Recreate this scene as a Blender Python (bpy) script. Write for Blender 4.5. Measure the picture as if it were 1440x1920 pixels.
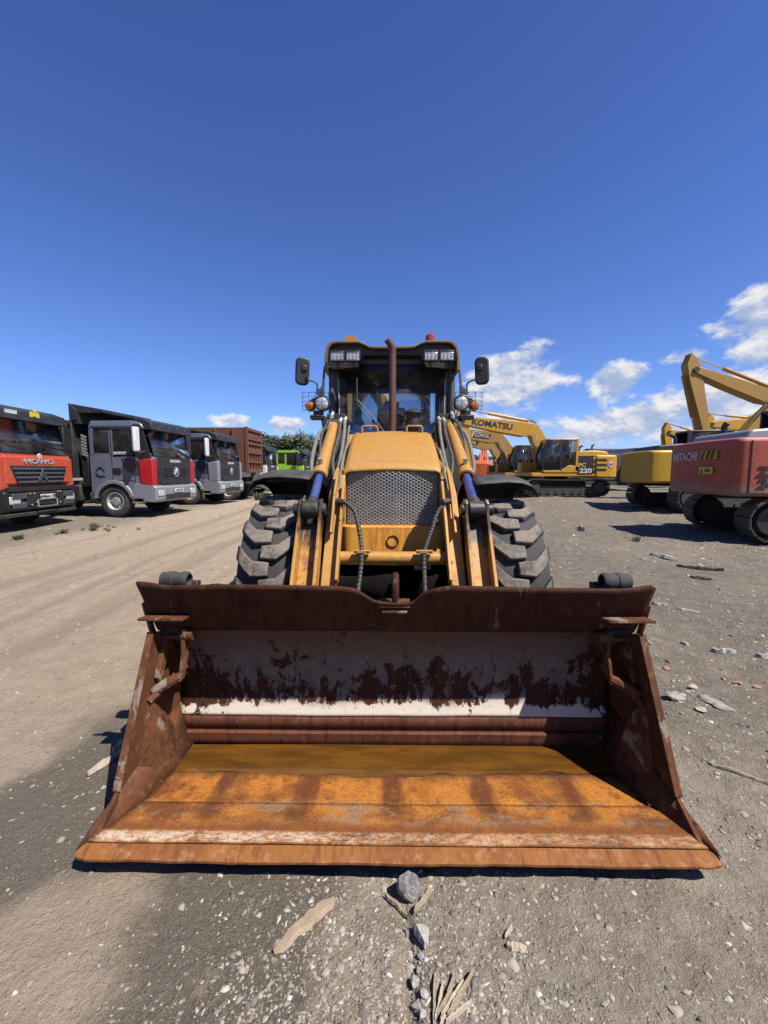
import bpy, bmesh, math, random
import numpy as np
from mathutils import Vector, Matrix, Euler

for o in list(bpy.data.objects):
    bpy.data.objects.remove(o)
scene = bpy.context.scene
C = scene.collection
R = math.radians
random.seed(7)

# ------------------------------------------------------------------ camera, sky, sun, exposure
cam_d = bpy.data.cameras.new('camera')
cam_d.sensor_fit = 'HORIZONTAL'
cam_d.sensor_width = 36.0
cam_d.lens = 36.0 * 770 / 1440
cam_d.clip_start = 0.05
cam_d.clip_end = 6000
cam = bpy.data.objects.new('camera', cam_d)
C.objects.link(cam)
cam.location = (0, 0, 1.5)
cam.rotation_euler = (R(90 - 5.56), 0, 0)
scene.camera = cam

TO_SUN = Vector((0.54, -0.38, 1.0)).normalized()
SUN_EL = math.asin(TO_SUN.z)
SUN_AZ = math.atan2(TO_SUN.x, TO_SUN.y)
sun_d = bpy.data.lights.new('sun', 'SUN')
sun_d.energy = 5.0
sun_d.angle = R(0.53)
sun_d.color = (1.0, 0.95, 0.87)
sun = bpy.data.objects.new('sun', sun_d)
C.objects.link(sun)
sun.rotation_euler = TO_SUN.to_track_quat('Z', 'Y').to_euler()
sun.location = (6, -6, 20)

scene.view_settings.view_transform = 'Standard'
scene.view_settings.look = 'None'
scene.view_settings.gamma = 1.0
scene.view_settings.use_curve_mapping = False
scene.view_settings.exposure = 1.0
scene.render.engine = 'CYCLES'
scene.cycles.max_bounces = 7
scene.cycles.transparent_max_bounces = 10
scene.cycles.use_denoising = True


class NT:
    """small wrapper to write node trees compactly"""
    def __init__(s, tree):
        s.t = tree
        s.N = tree.nodes
        s.L = tree.links

    def n(s, typ, **kw):
        nd = s.N.new(typ)
        for k, v in kw.items():
            setattr(nd, k, v)
        return nd

    def link(s, a, b):
        s.L.new(a, b)

    def put(s, sock, v):
        if v is None:
            return
        if hasattr(v, 'links') or isinstance(v, bpy.types.NodeSocket):
            s.L.new(v, sock)
        else:
            if isinstance(v, (tuple, list)) and sock.type == 'RGBA' and len(v) == 3:
                v = (*v, 1)
            sock.default_value = v

    def m(s, op, a, b=None, c=None, clamp=False):
        nd = s.n('ShaderNodeMath', operation=op, use_clamp=clamp)
        s.put(nd.inputs[0], a)
        s.put(nd.inputs[1], b)
        if c is not None:
            s.put(nd.inputs[2], c)
        return nd.outputs[0]

    def mix(s, fac, a, b, mode='MIX'):
        nd = s.n('ShaderNodeMix', data_type='RGBA', blend_type=mode)
        s.put(nd.inputs[0], fac)
        s.put(nd.inputs[6], a)
        s.put(nd.inputs[7], b)
        return nd.outputs[2]

    def noise(s, vec, scale, detail=4, rough=0.55, dist=0.0, out=0):
        nd = s.n('ShaderNodeTexNoise')
        s.put(nd.inputs['Vector'], vec)
        nd.inputs['Scale'].default_value = scale
        nd.inputs['Detail'].default_value = detail
        nd.inputs['Roughness'].default_value = rough
        nd.inputs['Distortion'].default_value = dist
        return nd.outputs[out]

    def ss(s, x, lo, hi, a=0.0, b=1.0):
        nd = s.n('ShaderNodeMapRange', interpolation_type='SMOOTHSTEP')
        s.put(nd.inputs[0], x)
        for i, v in enumerate((lo, hi, a, b)):
            s.put(nd.inputs[i + 1], v)
        return nd.outputs[0]

    def mapv(s, vec, scale=(1, 1, 1), loc=(0, 0, 0), rot=(0, 0, 0)):
        nd = s.n('ShaderNodeMapping')
        s.put(nd.inputs[0], vec)
        nd.inputs['Scale'].default_value = scale
        nd.inputs['Location'].default_value = loc
        nd.inputs['Rotation'].default_value = rot
        return nd.outputs[0]

    def bump(s, h, strength=0.3, dist=0.01, normal=None):
        nd = s.n('ShaderNodeBump')
        nd.inputs['Strength'].default_value = strength
        nd.inputs['Distance'].default_value = dist
        s.put(nd.inputs['Height'], h)
        if normal is not None:
            s.put(nd.inputs['Normal'], normal)
        return nd.outputs[0]


# world: Nishita sky with cumulus near the horizon
world = bpy.data.worlds.new('World')
scene.world = world
world.use_nodes = True
wt = NT(world.node_tree)
wt.N.clear()
sky = wt.n('ShaderNodeTexSky', sky_type='NISHITA')
sky.sun_disc = False
sky.sun_elevation = SUN_EL
sky.sun_rotation = SUN_AZ
sky.altitude = 300
sky.air_density = 1.0
sky.dust_density = 0.25
sky.ozone_density = 3.5
tc = wt.n('ShaderNodeTexCoord')
sep = wt.n('ShaderNodeSeparateXYZ')
wt.link(tc.outputs['Generated'], sep.inputs[0])
dx, dy, dz = sep.outputs
az = wt.m('MULTIPLY', wt.m('ARCTAN2', dx, dy), 180 / math.pi)
el = wt.m('MULTIPLY', wt.m('ARCSINE', dz), 180 / math.pi)
# cumulus groups: azimuth, elevation, half width, half height (degrees), strength
CLOUDS = [(16.5, 11.8, 7.6, 4.6, 1.0), (13.0, 9.4, 6.0, 3.0, .85), (28.8, 10.3, 3.0, 2.6, .95), (42.0, 13.4, 4.8, 4.6, 1.0), (36.0, 12.2, 2.2, 1.0, .7),
          (31.0, 5.6, 9.0, 2.6, 1.0), (39.5, 7.2, 8.0, 3.4, 1.0), (26.5, 5.0, 4.0, 1.5, .8), (45.5, 9.0, 5.0, 3.0, .9), (35.0, 8.6, 3.0, 1.6, .8),
          (-20.6, 6.7, 2.5, 1.05, .95), (-12.6, 6.2, 2.5, 1.25, .95),
          (62, 10, 9, 5, 1), (80, 7, 10, 3.5, 1), (105, 12, 12, 5, 1), (140, 8, 14, 4, 1), (175, 13, 10, 5, 1), (-60, 6, 10, 3, 1), (-95, 11, 12, 5, 1), (-140, 8, 12, 4, 1)]
bias = None
for (a, e, wa, we, st) in CLOUDS:
    u = wt.m('DIVIDE', wt.m('SUBTRACT', az, a), wa)
    v = wt.m('DIVIDE', wt.m('SUBTRACT', el, e), we)
    q = wt.m('ADD', wt.m('MULTIPLY', u, u), wt.m('MULTIPLY', v, v))
    g = wt.m('MULTIPLY', wt.m('SUBTRACT', 1.0, q), st)
    bias = g if bias is None else wt.m('SMOOTH_MAX', bias, g, 0.25)
bias = wt.m('MAXIMUM', bias, -1.2)
cvec = wt.mapv(tc.outputs['Generated'], (1, 1, 1.7), (3.1, 0.4, 1.2))
cvec2 = wt.mapv(tc.outputs['Generated'], (1, 1, 1.7), (3.1 + .008, 0.4 - .004, 1.2 + .03))


def dens(vec):
    n1 = wt.noise(vec, 9.0, 9, 0.60, 0.15)
    return wt.m('ADD', wt.m('MULTIPLY', wt.m('SUBTRACT', n1, 0.47), 5.2), wt.m('MULTIPLY', bias, 0.95))


d1 = dens(cvec)
d2 = dens(cvec2)
mask = wt.ss(d1, 0.18, 0.95)
lit = wt.ss(wt.m('SUBTRACT', d1, d2), -0.55, 0.75)
ccol = wt.mix(lit, (0.43, 0.53, 0.76), (1.0, 0.98, 0.96))
tint = wt.mix(wt.ss(el, 0.0, 62.0), (0.78, 0.95, 1.46), (0.55, 0.70, 1.22))
skyc = wt.mix(1.0, sky.outputs[0], tint, 'MULTIPLY')
bg1 = wt.n('ShaderNodeBackground')
wt.put(bg1.inputs[0], skyc)
bg1.inputs[1].default_value = 0.056
bg2 = wt.n('ShaderNodeBackground')
wt.put(bg2.inputs[0], ccol)
bg2.inputs[1].default_value = 0.46
wmix = wt.n('ShaderNodeMixShader')
wt.put(wmix.inputs[0], wt.m('MULTIPLY', mask, 0.95))
wt.link(bg1.outputs[0], wmix.inputs[1])
wt.link(bg2.outputs[0], wmix.inputs[2])
wo = wt.n('ShaderNodeOutputWorld')
wt.link(wmix.outputs[0], wo.inputs[0])

# ------------------------------------------------------------------ mesh helpers


class MB:
    """collects shapes and links them as ONE mesh object"""
    def __init__(s):
        s.v = []
        s.f = []

    def add(s, vs, fs):
        b = len(s.v)
        s.v.extend([tuple(p) for p in vs])
        s.f.extend([tuple(i + b for i in f) for f in fs])
        return s

    def box(s, c, d, rot=None):
        hx, hy, hz = d[0] / 2, d[1] / 2, d[2] / 2
        vs = [Vector((x * hx, y * hy, z * hz)) for x in (-1, 1) for y in (-1, 1) for z in (-1, 1)]
        if rot:
            e = Euler(rot).to_matrix()
            vs = [e @ p for p in vs]
        c = Vector(c)
        return s.add([p + c for p in vs], [(0, 1, 3, 2), (4, 6, 7, 5), (0, 4, 5, 1), (2, 3, 7, 6), (0, 2, 6, 4), (1, 5, 7, 3)])

    def prism(s, poly, axis, a, b):
        def mk(p, t):
            return {'x': (t, p[0], p[1]), 'y': (p[0], t, p[1]), 'z': (p[0], p[1], t)}[axis]
        n = len(poly)
        vs = [mk(p, a) for p in poly] + [mk(p, b) for p in poly]
        fs = [tuple(range(n)), tuple(range(2 * n - 1, n - 1, -1))]
        fs += [(i, i + n, (i + 1) % n + n, (i + 1) % n) for i in range(n)]
        return s.add(vs, fs)

    def tube(s, pts, r, n=8, caps=True):
        pts = [Vector(p) for p in pts]
        rs = r if isinstance(r, (list, tuple)) else [r] * len(pts)
        t0 = (pts[1] - pts[0]).normalized()
        up = Vector((0, 0, 1)) if abs(t0.z) < 0.9 else Vector((1, 0, 0))
        nrm = t0.cross(up).normalized()
        vs, fs = [], []
        prev = t0
        for i, p in enumerate(pts):
            if i == 0:
                t = t0
            elif i == len(pts) - 1:
                t = (pts[i] - pts[i - 1]).normalized()
            else:
                t = ((pts[i + 1] - pts[i]).normalized() + (pts[i] - pts[i - 1]).normalized())
                t = t.normalized() if t.length > 1e-6 else prev
            nrm = (nrm - t * nrm.dot(t))
            nrm = nrm.normalized() if nrm.length > 1e-6 else t.orthogonal().normalized()
            bn = t.cross(nrm)
            for k in range(n):
                a = 2 * math.pi * k / n
                vs.append(p + (nrm * math.cos(a) + bn * math.sin(a)) * rs[i])
            prev = t
        for i in range(len(pts) - 1):
            for k in range(n):
                k2 = (k + 1) % n
                fs.append((i * n + k, i * n + k2, (i + 1) * n + k2, (i + 1) * n + k))
        if caps:
            fs.append(tuple(range(n - 1, -1, -1)))
            e = (len(pts) - 1) * n
            fs.append(tuple(range(e, e + n)))
        return s.add(vs, fs)

    def cyl(s, p0, p1, r, n=16):
        return s.tube([p0, p1], r, n)

    def lathe(s, prof, c, axis='x', n=32):
        """prof: list of (radius, height along axis)"""
        vs, fs = [], []
        for (r, h) in prof:
            for k in range(n):
                a = 2 * math.pi * k / n
                u, w = r * math.cos(a), r * math.sin(a)
                p = {'x': (h, u, w), 'y': (u, h, w), 'z': (u, w, h)}[axis]
                vs.append((p[0] + c[0], p[1] + c[1], p[2] + c[2]))
        for i in range(len(prof) - 1):
            for k in range(n):
                k2 = (k + 1) % n
                fs.append((i * n + k, i * n + k2, (i + 1) * n + k2, (i + 1) * n + k))
        return s.add(vs, fs)

    def grid(s, P, closed=False):
        """P: rows of points"""
        r, c = len(P), len(P[0])
        vs = [p for row in P for p in row]
        fs = [(i * c + j, i * c + j + 1, (i + 1) * c + j + 1, (i + 1) * c + j) for i in range(r - 1) for j in range(c - 1)]
        return s.add(vs, fs)

    def build(s, name, mat, parent=None, bevel=0.0, smooth=35, seg=2, solid=0.0):
        me = bpy.data.meshes.new(name)
        me.from_pydata(s.v, [], s.f)
        bm = bmesh.new()
        bm.from_mesh(me)
        bmesh.ops.recalc_face_normals(bm, faces=bm.faces)
        bm.to_mesh(me)
        bm.free()
        if mat is not None:
            me.materials.append(mat)
        if smooth:
            me.polygons.foreach_set('use_smooth', [True] * len(me.polygons))
            me.set_sharp_from_angle(angle=R(smooth))
        me.update()
        o = bpy.data.objects.new(name, me)
        C.objects.link(o)
        if parent is not None:
            o.parent = parent
        if solid:
            md = o.modifiers.new('solid', 'SOLIDIFY')
            md.thickness = solid
            md.offset = 0
        if bevel:
            md = o.modifiers.new('bevel', 'BEVEL')
            md.width = bevel
            md.segments = seg
            md.limit_method = 'ANGLE'
            md.angle_limit = R(32)
            md.harden_normals = False
        return o


def thing(name, label, cat, loc=(0, 0, 0), rz=0.0, group=None):
    o = bpy.data.objects.new(name, None)
    o.empty_display_size = 0.3
    C.objects.link(o)
    o.location = loc
    o.rotation_euler = (0, 0, rz)
    o['label'] = label
    o['category'] = cat
    if group:
        o['group'] = group
    return o


def tag(o, label, cat, group=None, kind=None):
    o['label'] = label
    o['category'] = cat
    if group:
        o['group'] = group
    if kind:
        o['kind'] = kind
    return o


def dup(o, parent):
    c = o.copy()
    C.objects.link(c)
    c.parent = parent
    return c


def lettering(txt, size, mat, parent, loc, rot, bold=0.0, shear=0.0, xs=1.0, name='lettering', depth=0.004):
    cu = bpy.data.curves.new('txt', 'FONT')
    cu.body = txt
    cu.size = size
    cu.extrude = depth
    cu.offset = bold
    cu.shear = shear
    cu.align_x = 'CENTER'
    cu.align_y = 'CENTER'
    cu.resolution_u = 3
    t = bpy.data.objects.new('txt', cu)
    C.objects.link(t)
    dg = bpy.context.evaluated_depsgraph_get()
    me = bpy.data.meshes.new_from_object(t.evaluated_get(dg))
    bpy.data.objects.remove(t)
    bpy.data.curves.remove(cu)
    me.materials.clear()
    me.materials.append(mat)
    o = bpy.data.objects.new(name, me)
    C.objects.link(o)
    o.parent = parent
    o.location = loc
    o.rotation_euler = rot
    o.scale = (xs, 1, 1)
    return o


def arc(cx, cy, r, a0, a1, n):
    return [(cx + r * math.cos(R(a0 + (a1 - a0) * i / n)), cy + r * math.sin(R(a0 + (a1 - a0) * i / n))) for i in range(n + 1)]


def spline(pts, n=6):
    """Catmull-Rom through points"""
    P = [Vector(p) for p in pts]
    P = [P[0] * 2 - P[1]] + P + [P[-1] * 2 - P[-2]]
    out = []
    for i in range(1, len(P) - 2):
        for k in range(n):
            t = k / n
            a, b, c, d = P[i - 1], P[i], P[i + 1], P[i + 2]
            out.append(0.5 * ((2 * b) + (c - a) * t + (2 * a - 5 * b + 4 * c - d) * t * t + (3 * b - a - 3 * c + d) * t ** 3))
    out.append(P[-2])
    return out


# numpy value noise for the terrain
_rng = np.random.default_rng(11)
_lat = _rng.random((256, 256))


def vnoise(x, y):
    xi = np.floor(x).astype(int)
    yi = np.floor(y).astype(int)
    fx = x - xi
    fy = y - yi
    fx = fx * fx * (3 - 2 * fx)
    fy = fy * fy * (3 - 2 * fy)
    g = lambda a, b: _lat[a & 255, b & 255]
    return (g(xi, yi) * (1 - fx) + g(xi + 1, yi) * fx) * (1 - fy) + (g(xi, yi + 1) * (1 - fx) + g(xi + 1, yi + 1) * fx) * fy - 0.5


def sstep(x, a, b):
    t = np.clip((x - a) / (b - a), 0, 1)
    return t * t * (3 - 2 * t)

# ------------------------------------------------------------------ materials
MATS = {}


def newmat(name):
    m = bpy.data.materials.new(name)
    m.use_nodes = True
    t = NT(m.node_tree)
    t.N.clear()
    out = t.n('ShaderNodeOutputMaterial')
    b = t.n('ShaderNodeBsdfPrincipled')
    t.link(b.outputs[0], out.inputs[0])
    MATS[name] = m
    return m, t, b


def coord(t, kind='Object'):
    return t.n('ShaderNodeTexCoord').outputs[kind]


def paint(name, col, rough=0.42, dirt=0.35, dirtcol=(0.23, 0.19, 0.15), metal=0.0, scale=3.0, rust=0.0, fine=0.12, coat=0.0, bump=0.06, spec=0.5):
    """painted or plain surface with dust film, fading and optional rust freckles"""
    m, t, b = newmat(name)
    v = coord(t)
    n1 = t.noise(v, scale, 6, 0.62)
    n2 = t.noise(v, scale * 9, 5, 0.6)
    n3 = t.noise(t.mapv(v, (6, 6, 0.7)), scale * 1.6, 4, 0.6)
    c = t.mix(t.ss(n2, 0.3, 0.75), [q * (1 - fine) for q in col], [min(1, q * (1 + fine * 0.6)) for q in col])
    up = t.n('ShaderNodeNewGeometry')
    sp = t.n('ShaderNodeSeparateXYZ')
    t.link(up.outputs['Normal'], sp.inputs[0])
    film = t.m('MULTIPLY', t.ss(t.m('ADD', n1, t.m('MULTIPLY', sp.outputs[2], 0.14)), 0.40, 0.78), dirt)
    streak = t.m('MULTIPLY', t.ss(n3, 0.55, 0.80), dirt * 0.6)
    c = t.mix(t.m('MAXIMUM', film, streak), c, dirtcol)
    rg = t.m('ADD', rough, t.m('MULTIPLY', t.m('MAXIMUM', film, t.m('MULTIPLY', n2, 0.25)), 0.5), clamp=True)
    if rust:
        nr = t.noise(v, scale * 3.3, 8, 0.7, 0.4)
        rm = t.ss(nr, 0.74 - rust * 0.3, 0.80 - rust * 0.3)
        rc = t.mix(t.ss(n2, 0.35, 0.65), (0.07, 0.025, 0.012), (0.26, 0.095, 0.028))
        c = t.mix(rm, c, rc)
        rg = t.m('MAXIMUM', rg, t.m('MULTIPLY', rm, 0.85))
    t.put(b.inputs['Base Color'], c)
    t.put(b.inputs['Roughness'], rg)
    b.inputs['Metallic'].default_value = metal
    if coat:
        b.inputs['Coat Weight'].default_value = coat
    b.inputs['Specular IOR Level'].default_value = spec
    t.put(b.inputs['Normal'], t.bump(n2, bump, 0.01))
    return m


def glassmat(name, tint=(0.55, 0.62, 0.64), refl=0.18, rough=0.02):
    m = bpy.data.materials.new(name)
    m.use_nodes = True
    t = NT(m.node_tree)
    t.N.clear()
    out = t.n('ShaderNodeOutputMaterial')
    tr = t.n('ShaderNodeBsdfTransparent')
    tr.inputs[0].default_value = (*tint, 1)
    gl = t.n('ShaderNodeBsdfGlossy')
    gl.inputs['Roughness'].default_value = rough
    df = t.n('ShaderNodeBsdfDiffuse')
    df.inputs[0].default_value = (0.32, 0.30, 0.27, 1)
    fr = t.n('ShaderNodeFresnel')
    fr.inputs[0].default_value = 1.5
    fac = t.m('ADD', t.m('MULTIPLY', fr.outputs[0], 1.0), refl * 0.15, clamp=True)
    m1 = t.n('ShaderNodeMixShader')
    t.put(m1.inputs[0], fac)
    t.link(tr.outputs[0], m1.inputs[1])
    t.link(gl.outputs[0], m1.inputs[2])
    m2 = t.n('ShaderNodeMixShader')
    nz = t.noise(coord(t), 2.0, 5, 0.6)
    t.put(m2.inputs[0], t.ss(nz, 0.35, 0.85, 0.02, 0.14))
    t.link(m1.outputs[0], m2.inputs[1])
    t.link(df.outputs[0], m2.inputs[2])
    t.link(m2.outputs[0], out.inputs[0])
    MATS[name] = m
    return m


def rustmat(name, cols, scale=5.0, keep=None, keepcol=(0.42, 0.40, 0.36), rough=0.78, bump=0.35, extra=None, band=None):
    """corroded steel; keep = (noise scale, threshold) for paint that is still on it"""
    m, t, b = newmat(name)
    v = coord(t)
    n1 = t.noise(v, scale, 8, 0.65, 0.3)
    n2 = t.noise(v, scale * 5.5, 6, 0.7)
    n3 = t.noise(v, scale * 26, 3, 0.6)
    nst = t.noise(t.mapv(v, (9, 1.4, 1.4)), scale * 0.9, 6, 0.65, 0.2)
    c = t.mix(t.ss(n1, 0.32, 0.62), cols[0], cols[1])
    c = t.mix(t.ss(nst, 0.46, 0.68), c, cols[2])
    c = t.mix(t.m('MULTIPLY', t.ss(n2, 0.50, 0.72), 0.75), c, cols[3])
    c = t.mix(t.m('MULTIPLY', t.ss(n3, 0.45, 0.8), 0.35), c, [q * 0.45 for q in cols[0]])
    h = t.m('ADD', n2, t.m('MULTIPLY', n3, 0.5))
    rg = t.m('ADD', rough - 0.12, t.m('MULTIPLY', n2, 0.3), clamp=True)
    if keep:
        nk = t.noise(t.mapv(v, (1.5, 1, 0.8), (2.2, 0, 0)), keep[0], 10, 0.72, 0.5)
        k = keep[1]
        km = t.ss(nk, k, k + 0.05)
        if extra:
            km = extra(t, v, nk)
        kc = t.mix(t.ss(n2, 0.3, 0.7), [q * 0.72 for q in keepcol], keepcol)
        kc = t.mix(t.m('MULTIPLY', t.ss(nst, 0.5, 0.8), 0.35), kc, cols[0])
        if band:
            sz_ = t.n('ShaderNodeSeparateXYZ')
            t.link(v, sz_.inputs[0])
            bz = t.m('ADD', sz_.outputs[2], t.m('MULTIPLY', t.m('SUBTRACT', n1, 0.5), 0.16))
            kc = t.mix(t.m('MULTIPLY', t.ss(sz_.outputs[2], 0.46, 0.70), 0.75), kc, (0.085, 0.060, 0.043))  # shade below the lip painted in: paint darkens towards the top
            kc = t.mix(t.m('MULTIPLY', t.ss(bz, 0.325, 0.262), t.ss(n2, 0.25, 0.45, 0.6, 1.0)), kc, band)  # sunlit foot of the plate painted in as a paler strip
        c = t.mix(km, c, kc)
        h = t.m('ADD', h, t.m('MULTIPLY', km, 0.7))
    t.put(b.inputs['Base Color'], c)
    t.put(b.inputs['Roughness'], rg)
    b.inputs['Specular IOR Level'].default_value = 0.12
    t.put(b.inputs['Normal'], t.bump(h, bump, 0.006))
    return m


DUST = (0.30, 0.25, 0.195)
paint('yellow', (0.54, 0.262, 0.034), 0.42, 0.42, (0.33, 0.20, 0.085), rust=0.27, scale=3.2, coat=0.1, fine=0.16)
paint('yellow_arm', (0.56, 0.278, 0.042), 0.48, 0.55, (0.26, 0.14, 0.055), rust=0.52, scale=4.0)
paint('yellow_bright', (0.66, 0.35, 0.024), 0.38, 0.28, (0.40, 0.27, 0.09), rust=0.05, scale=1.2)
paint('yellow_lemon', (0.60, 0.35, 0.026), 0.36, 0.28, (0.42, 0.30, 0.10), rust=0.0, scale=1.2)
paint('yellow_tan', (0.47, 0.255, 0.045), 0.45, 0.40, (0.27, 0.18, 0.09), rust=0.0, scale=1.2)
paint('black_plastic', (0.014, 0.014, 0.016), 0.45, 0.22, (0.12, 0.11, 0.10), scale=5)
paint('black_gloss', (0.010, 0.010, 0.013), 0.18, 0.10, (0.10, 0.09, 0.08), scale=3)
paint('fender_rubber', (0.022, 0.022, 0.022), 0.6, 0.55, (0.11, 0.095, 0.08), scale=5)
paint('cab_grey', (0.055, 0.062, 0.075), 0.42, 0.35, (0.17, 0.16, 0.145), scale=4)
paint('dark_iron', (0.022, 0.020, 0.019), 0.6, 0.6, (0.08, 0.065, 0.05), scale=6, rust=0.2)
paint('greasy_iron', (0.018, 0.017, 0.016), 0.38, 0.5, (0.10, 0.085, 0.07), scale=14)
paint('tyre_rubber', (0.020, 0.020, 0.021), 0.7, 0.5, (0.10, 0.09, 0.08), scale=5)
paint('truck_tyre', (0.030, 0.030, 0.031), 0.75, 0.6, (0.13, 0.12, 0.105), scale=3)
paint('hose', (0.020, 0.020, 0.021), 0.55, 0.55, (0.14, 0.12, 0.10), scale=20)
paint('hose_dusty', (0.16, 0.15, 0.13), 0.7, 0.5, (0.26, 0.23, 0.19), scale=20)
paint('fitting', (0.42, 0.40, 0.36), 0.35, 0.5, (0.25, 0.2, 0.14), metal=0.7, scale=20)
paint('bolt_steel', (0.12, 0.08, 0.055), 0.6, 0.5, (0.2, 0.11, 0.06), metal=0.4, scale=30)
paint('rod_blue', (0.030, 0.055, 0.26), 0.25, 0.30, (0.20, 0.20, 0.24), scale=9, coat=0.4)
paint('chrome', (0.62, 0.63, 0.64), 0.16, 0.25, (0.30, 0.27, 0.24), metal=0.9, scale=8)
paint('steel_grey', (0.34, 0.34, 0.34), 0.45, 0.4, DUST, metal=0.5, scale=5)
paint('exhaust', (0.115, 0.040, 0.026), 0.62, 0.45, (0.17, 0.085, 0.05), scale=12, fine=0.3)
paint('radiator', (0.55, 0.54, 0.53), 0.5, 0.55, (0.46, 0.43, 0.39), metal=0.3, scale=5)
paint('mesh_black', (0.55, 0.53, 0.50), 0.34, 0.45, (0.10, 0.055, 0.03), metal=0.4, scale=9)
paint('truck_grey', (0.235, 0.265, 0.335), 0.32, 0.25, (0.24, 0.23, 0.21), metal=0.35, scale=1.5, coat=0.3)
paint('truck_grey_dark', (0.060, 0.066, 0.090), 0.35, 0.25, (0.15, 0.14, 0.13), metal=0.2, scale=1.5)
paint('truck_silver', (0.36, 0.38, 0.42), 0.34, 0.30, (0.30, 0.28, 0.25), metal=0.4, scale=1.5)
paint('truck_red', (0.55, 0.075, 0.032), 0.36, 0.25, (0.34, 0.19, 0.12), scale=1.4, coat=0.25)
paint('crimson', (0.50, 0.008, 0.014), 0.30, 0.15, (0.3, 0.1, 0.08), scale=2, coat=0.3)
paint('truck_green', (0.31, 0.62, 0.035), 0.38, 0.22, (0.30, 0.33, 0.14), scale=1.5)
paint('dump_black', (0.018, 0.018, 0.020), 0.55, 0.5, (0.10, 0.085, 0.07), scale=2)
paint('dump_brown', (0.17, 0.058, 0.026), 0.72, 0.55, (0.10, 0.042, 0.022), scale=2.4, fine=0.35)
paint('orange_body', (0.78, 0.135, 0.030), 0.40, 0.22, (0.5, 0.22, 0.1), scale=1.4)
paint('hood_silver', (0.40, 0.42, 0.46), 0.4, 0.45, (0.33, 0.30, 0.26), metal=0.3, scale=2)
paint('track_steel', (0.060, 0.048, 0.040), 0.65, 0.7, (0.155, 0.120, 0.090), scale=3, fine=0.3)
paint('track_frame', (0.035, 0.030, 0.028), 0.65, 0.7, (0.12, 0.09, 0.07), scale=3)
paint('white_paint', (0.75, 0.75, 0.74), 0.45, 0.25, (0.45, 0.42, 0.38), scale=4)
paint('navy_print', (0.012, 0.014, 0.055), 0.5, 0.1, (0.2, 0.15, 0.08))
paint('black_print', (0.012, 0.011, 0.012), 0.5, 0.15, (0.15, 0.1, 0.07))
paint('silver_print', (0.62, 0.62, 0.60), 0.5, 0.2, (0.4, 0.33, 0.3))
paint('yellow_print', (0.72, 0.55, 0.05), 0.5, 0.2, (0.4, 0.33, 0.2))
paint('red_print', (0.55, 0.03, 0.03), 0.5, 0.2, (0.4, 0.2, 0.15))
paint('seat_cloth', (0.030, 0.032, 0.040), 0.85, 0.2, (0.08, 0.08, 0.08))
paint('building_pale', (0.50, 0.50, 0.50), 0.7, 0.3, (0.35, 0.33, 0.3), scale=0.4)
paint('building_dark', (0.06, 0.055, 0.055), 0.7, 0.4, (0.12, 0.1, 0.09), scale=0.4)
paint('wood', (0.40, 0.30, 0.20), 0.85, 0.5, (0.24, 0.19, 0.14), scale=25, fine=0.35)
paint('wood_pale', (0.52, 0.43, 0.33), 0.85, 0.4, (0.34, 0.28, 0.22), scale=30, fine=0.3)
paint('wood_dark', (0.060, 0.045, 0.036), 0.85, 0.5, (0.16, 0.13, 0.10), scale=25, fine=0.35)
paint('brick_red', (0.42, 0.18, 0.12), 0.85, 0.5, (0.36, 0.28, 0.22), scale=25, fine=0.3)
paint('stone_grey', (0.34, 0.32, 0.295), 0.8, 0.5, (0.40, 0.37, 0.33), scale=9, fine=0.45, bump=0.7, spec=0.2)
paint('stone_pale', (0.50, 0.47, 0.43), 0.8, 0.4, (0.34, 0.30, 0.26), scale=9, fine=0.35, bump=0.7, spec=0.2)
paint('amber_lens', (0.62, 0.16, 0.010), 0.15, 0.25, (0.35, 0.14, 0.05), scale=12, coat=0.6)
paint('red_lens', (0.42, 0.035, 0.015), 0.2, 0.25, (0.3, 0.1, 0.05), scale=12, coat=0.6)
paint('reflector', (0.80, 0.80, 0.80), 0.12, 0.15, (0.5, 0.5, 0.5), metal=0.9, scale=30)
paint('lamp_glass', (0.62, 0.63, 0.62), 0.14, 0.2, (0.4, 0.38, 0.35), metal=0.55, scale=40)
paint('mirror_face', (0.80, 0.84, 0.88), 0.05, 0.05, (0.6, 0.6, 0.6), metal=0.6, scale=4)
paint('dark_window', (0.012, 0.014, 0.018), 0.06, 0.06, (0.08, 0.08, 0.08), scale=3, coat=0.5)
paint('grass_blade', (0.13, 0.15, 0.05), 0.7, 0.3, (0.22, 0.19, 0.10), scale=3, fine=0.4)
glassmat('cab_glass', (0.80, 0.85, 0.87), 0.25)
glassmat('truck_glass', (0.55, 0.63, 0.67), 0.35)

RUST_ORANGE = [(0.20, 0.072, 0.018), (0.40, 0.155, 0.026), (0.115, 0.040, 0.018), (0.46, 0.215, 0.045)]
RUST_BROWN = [(0.046, 0.0165, 0.010), (0.072, 0.026, 0.014), (0.030, 0.012, 0.008), (0.105, 0.043, 0.025)]
RUST_MID = [(0.095, 0.037, 0.019), (0.155, 0.060, 0.026), (0.060, 0.025, 0.016), (0.22, 0.115, 0.055)]


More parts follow.
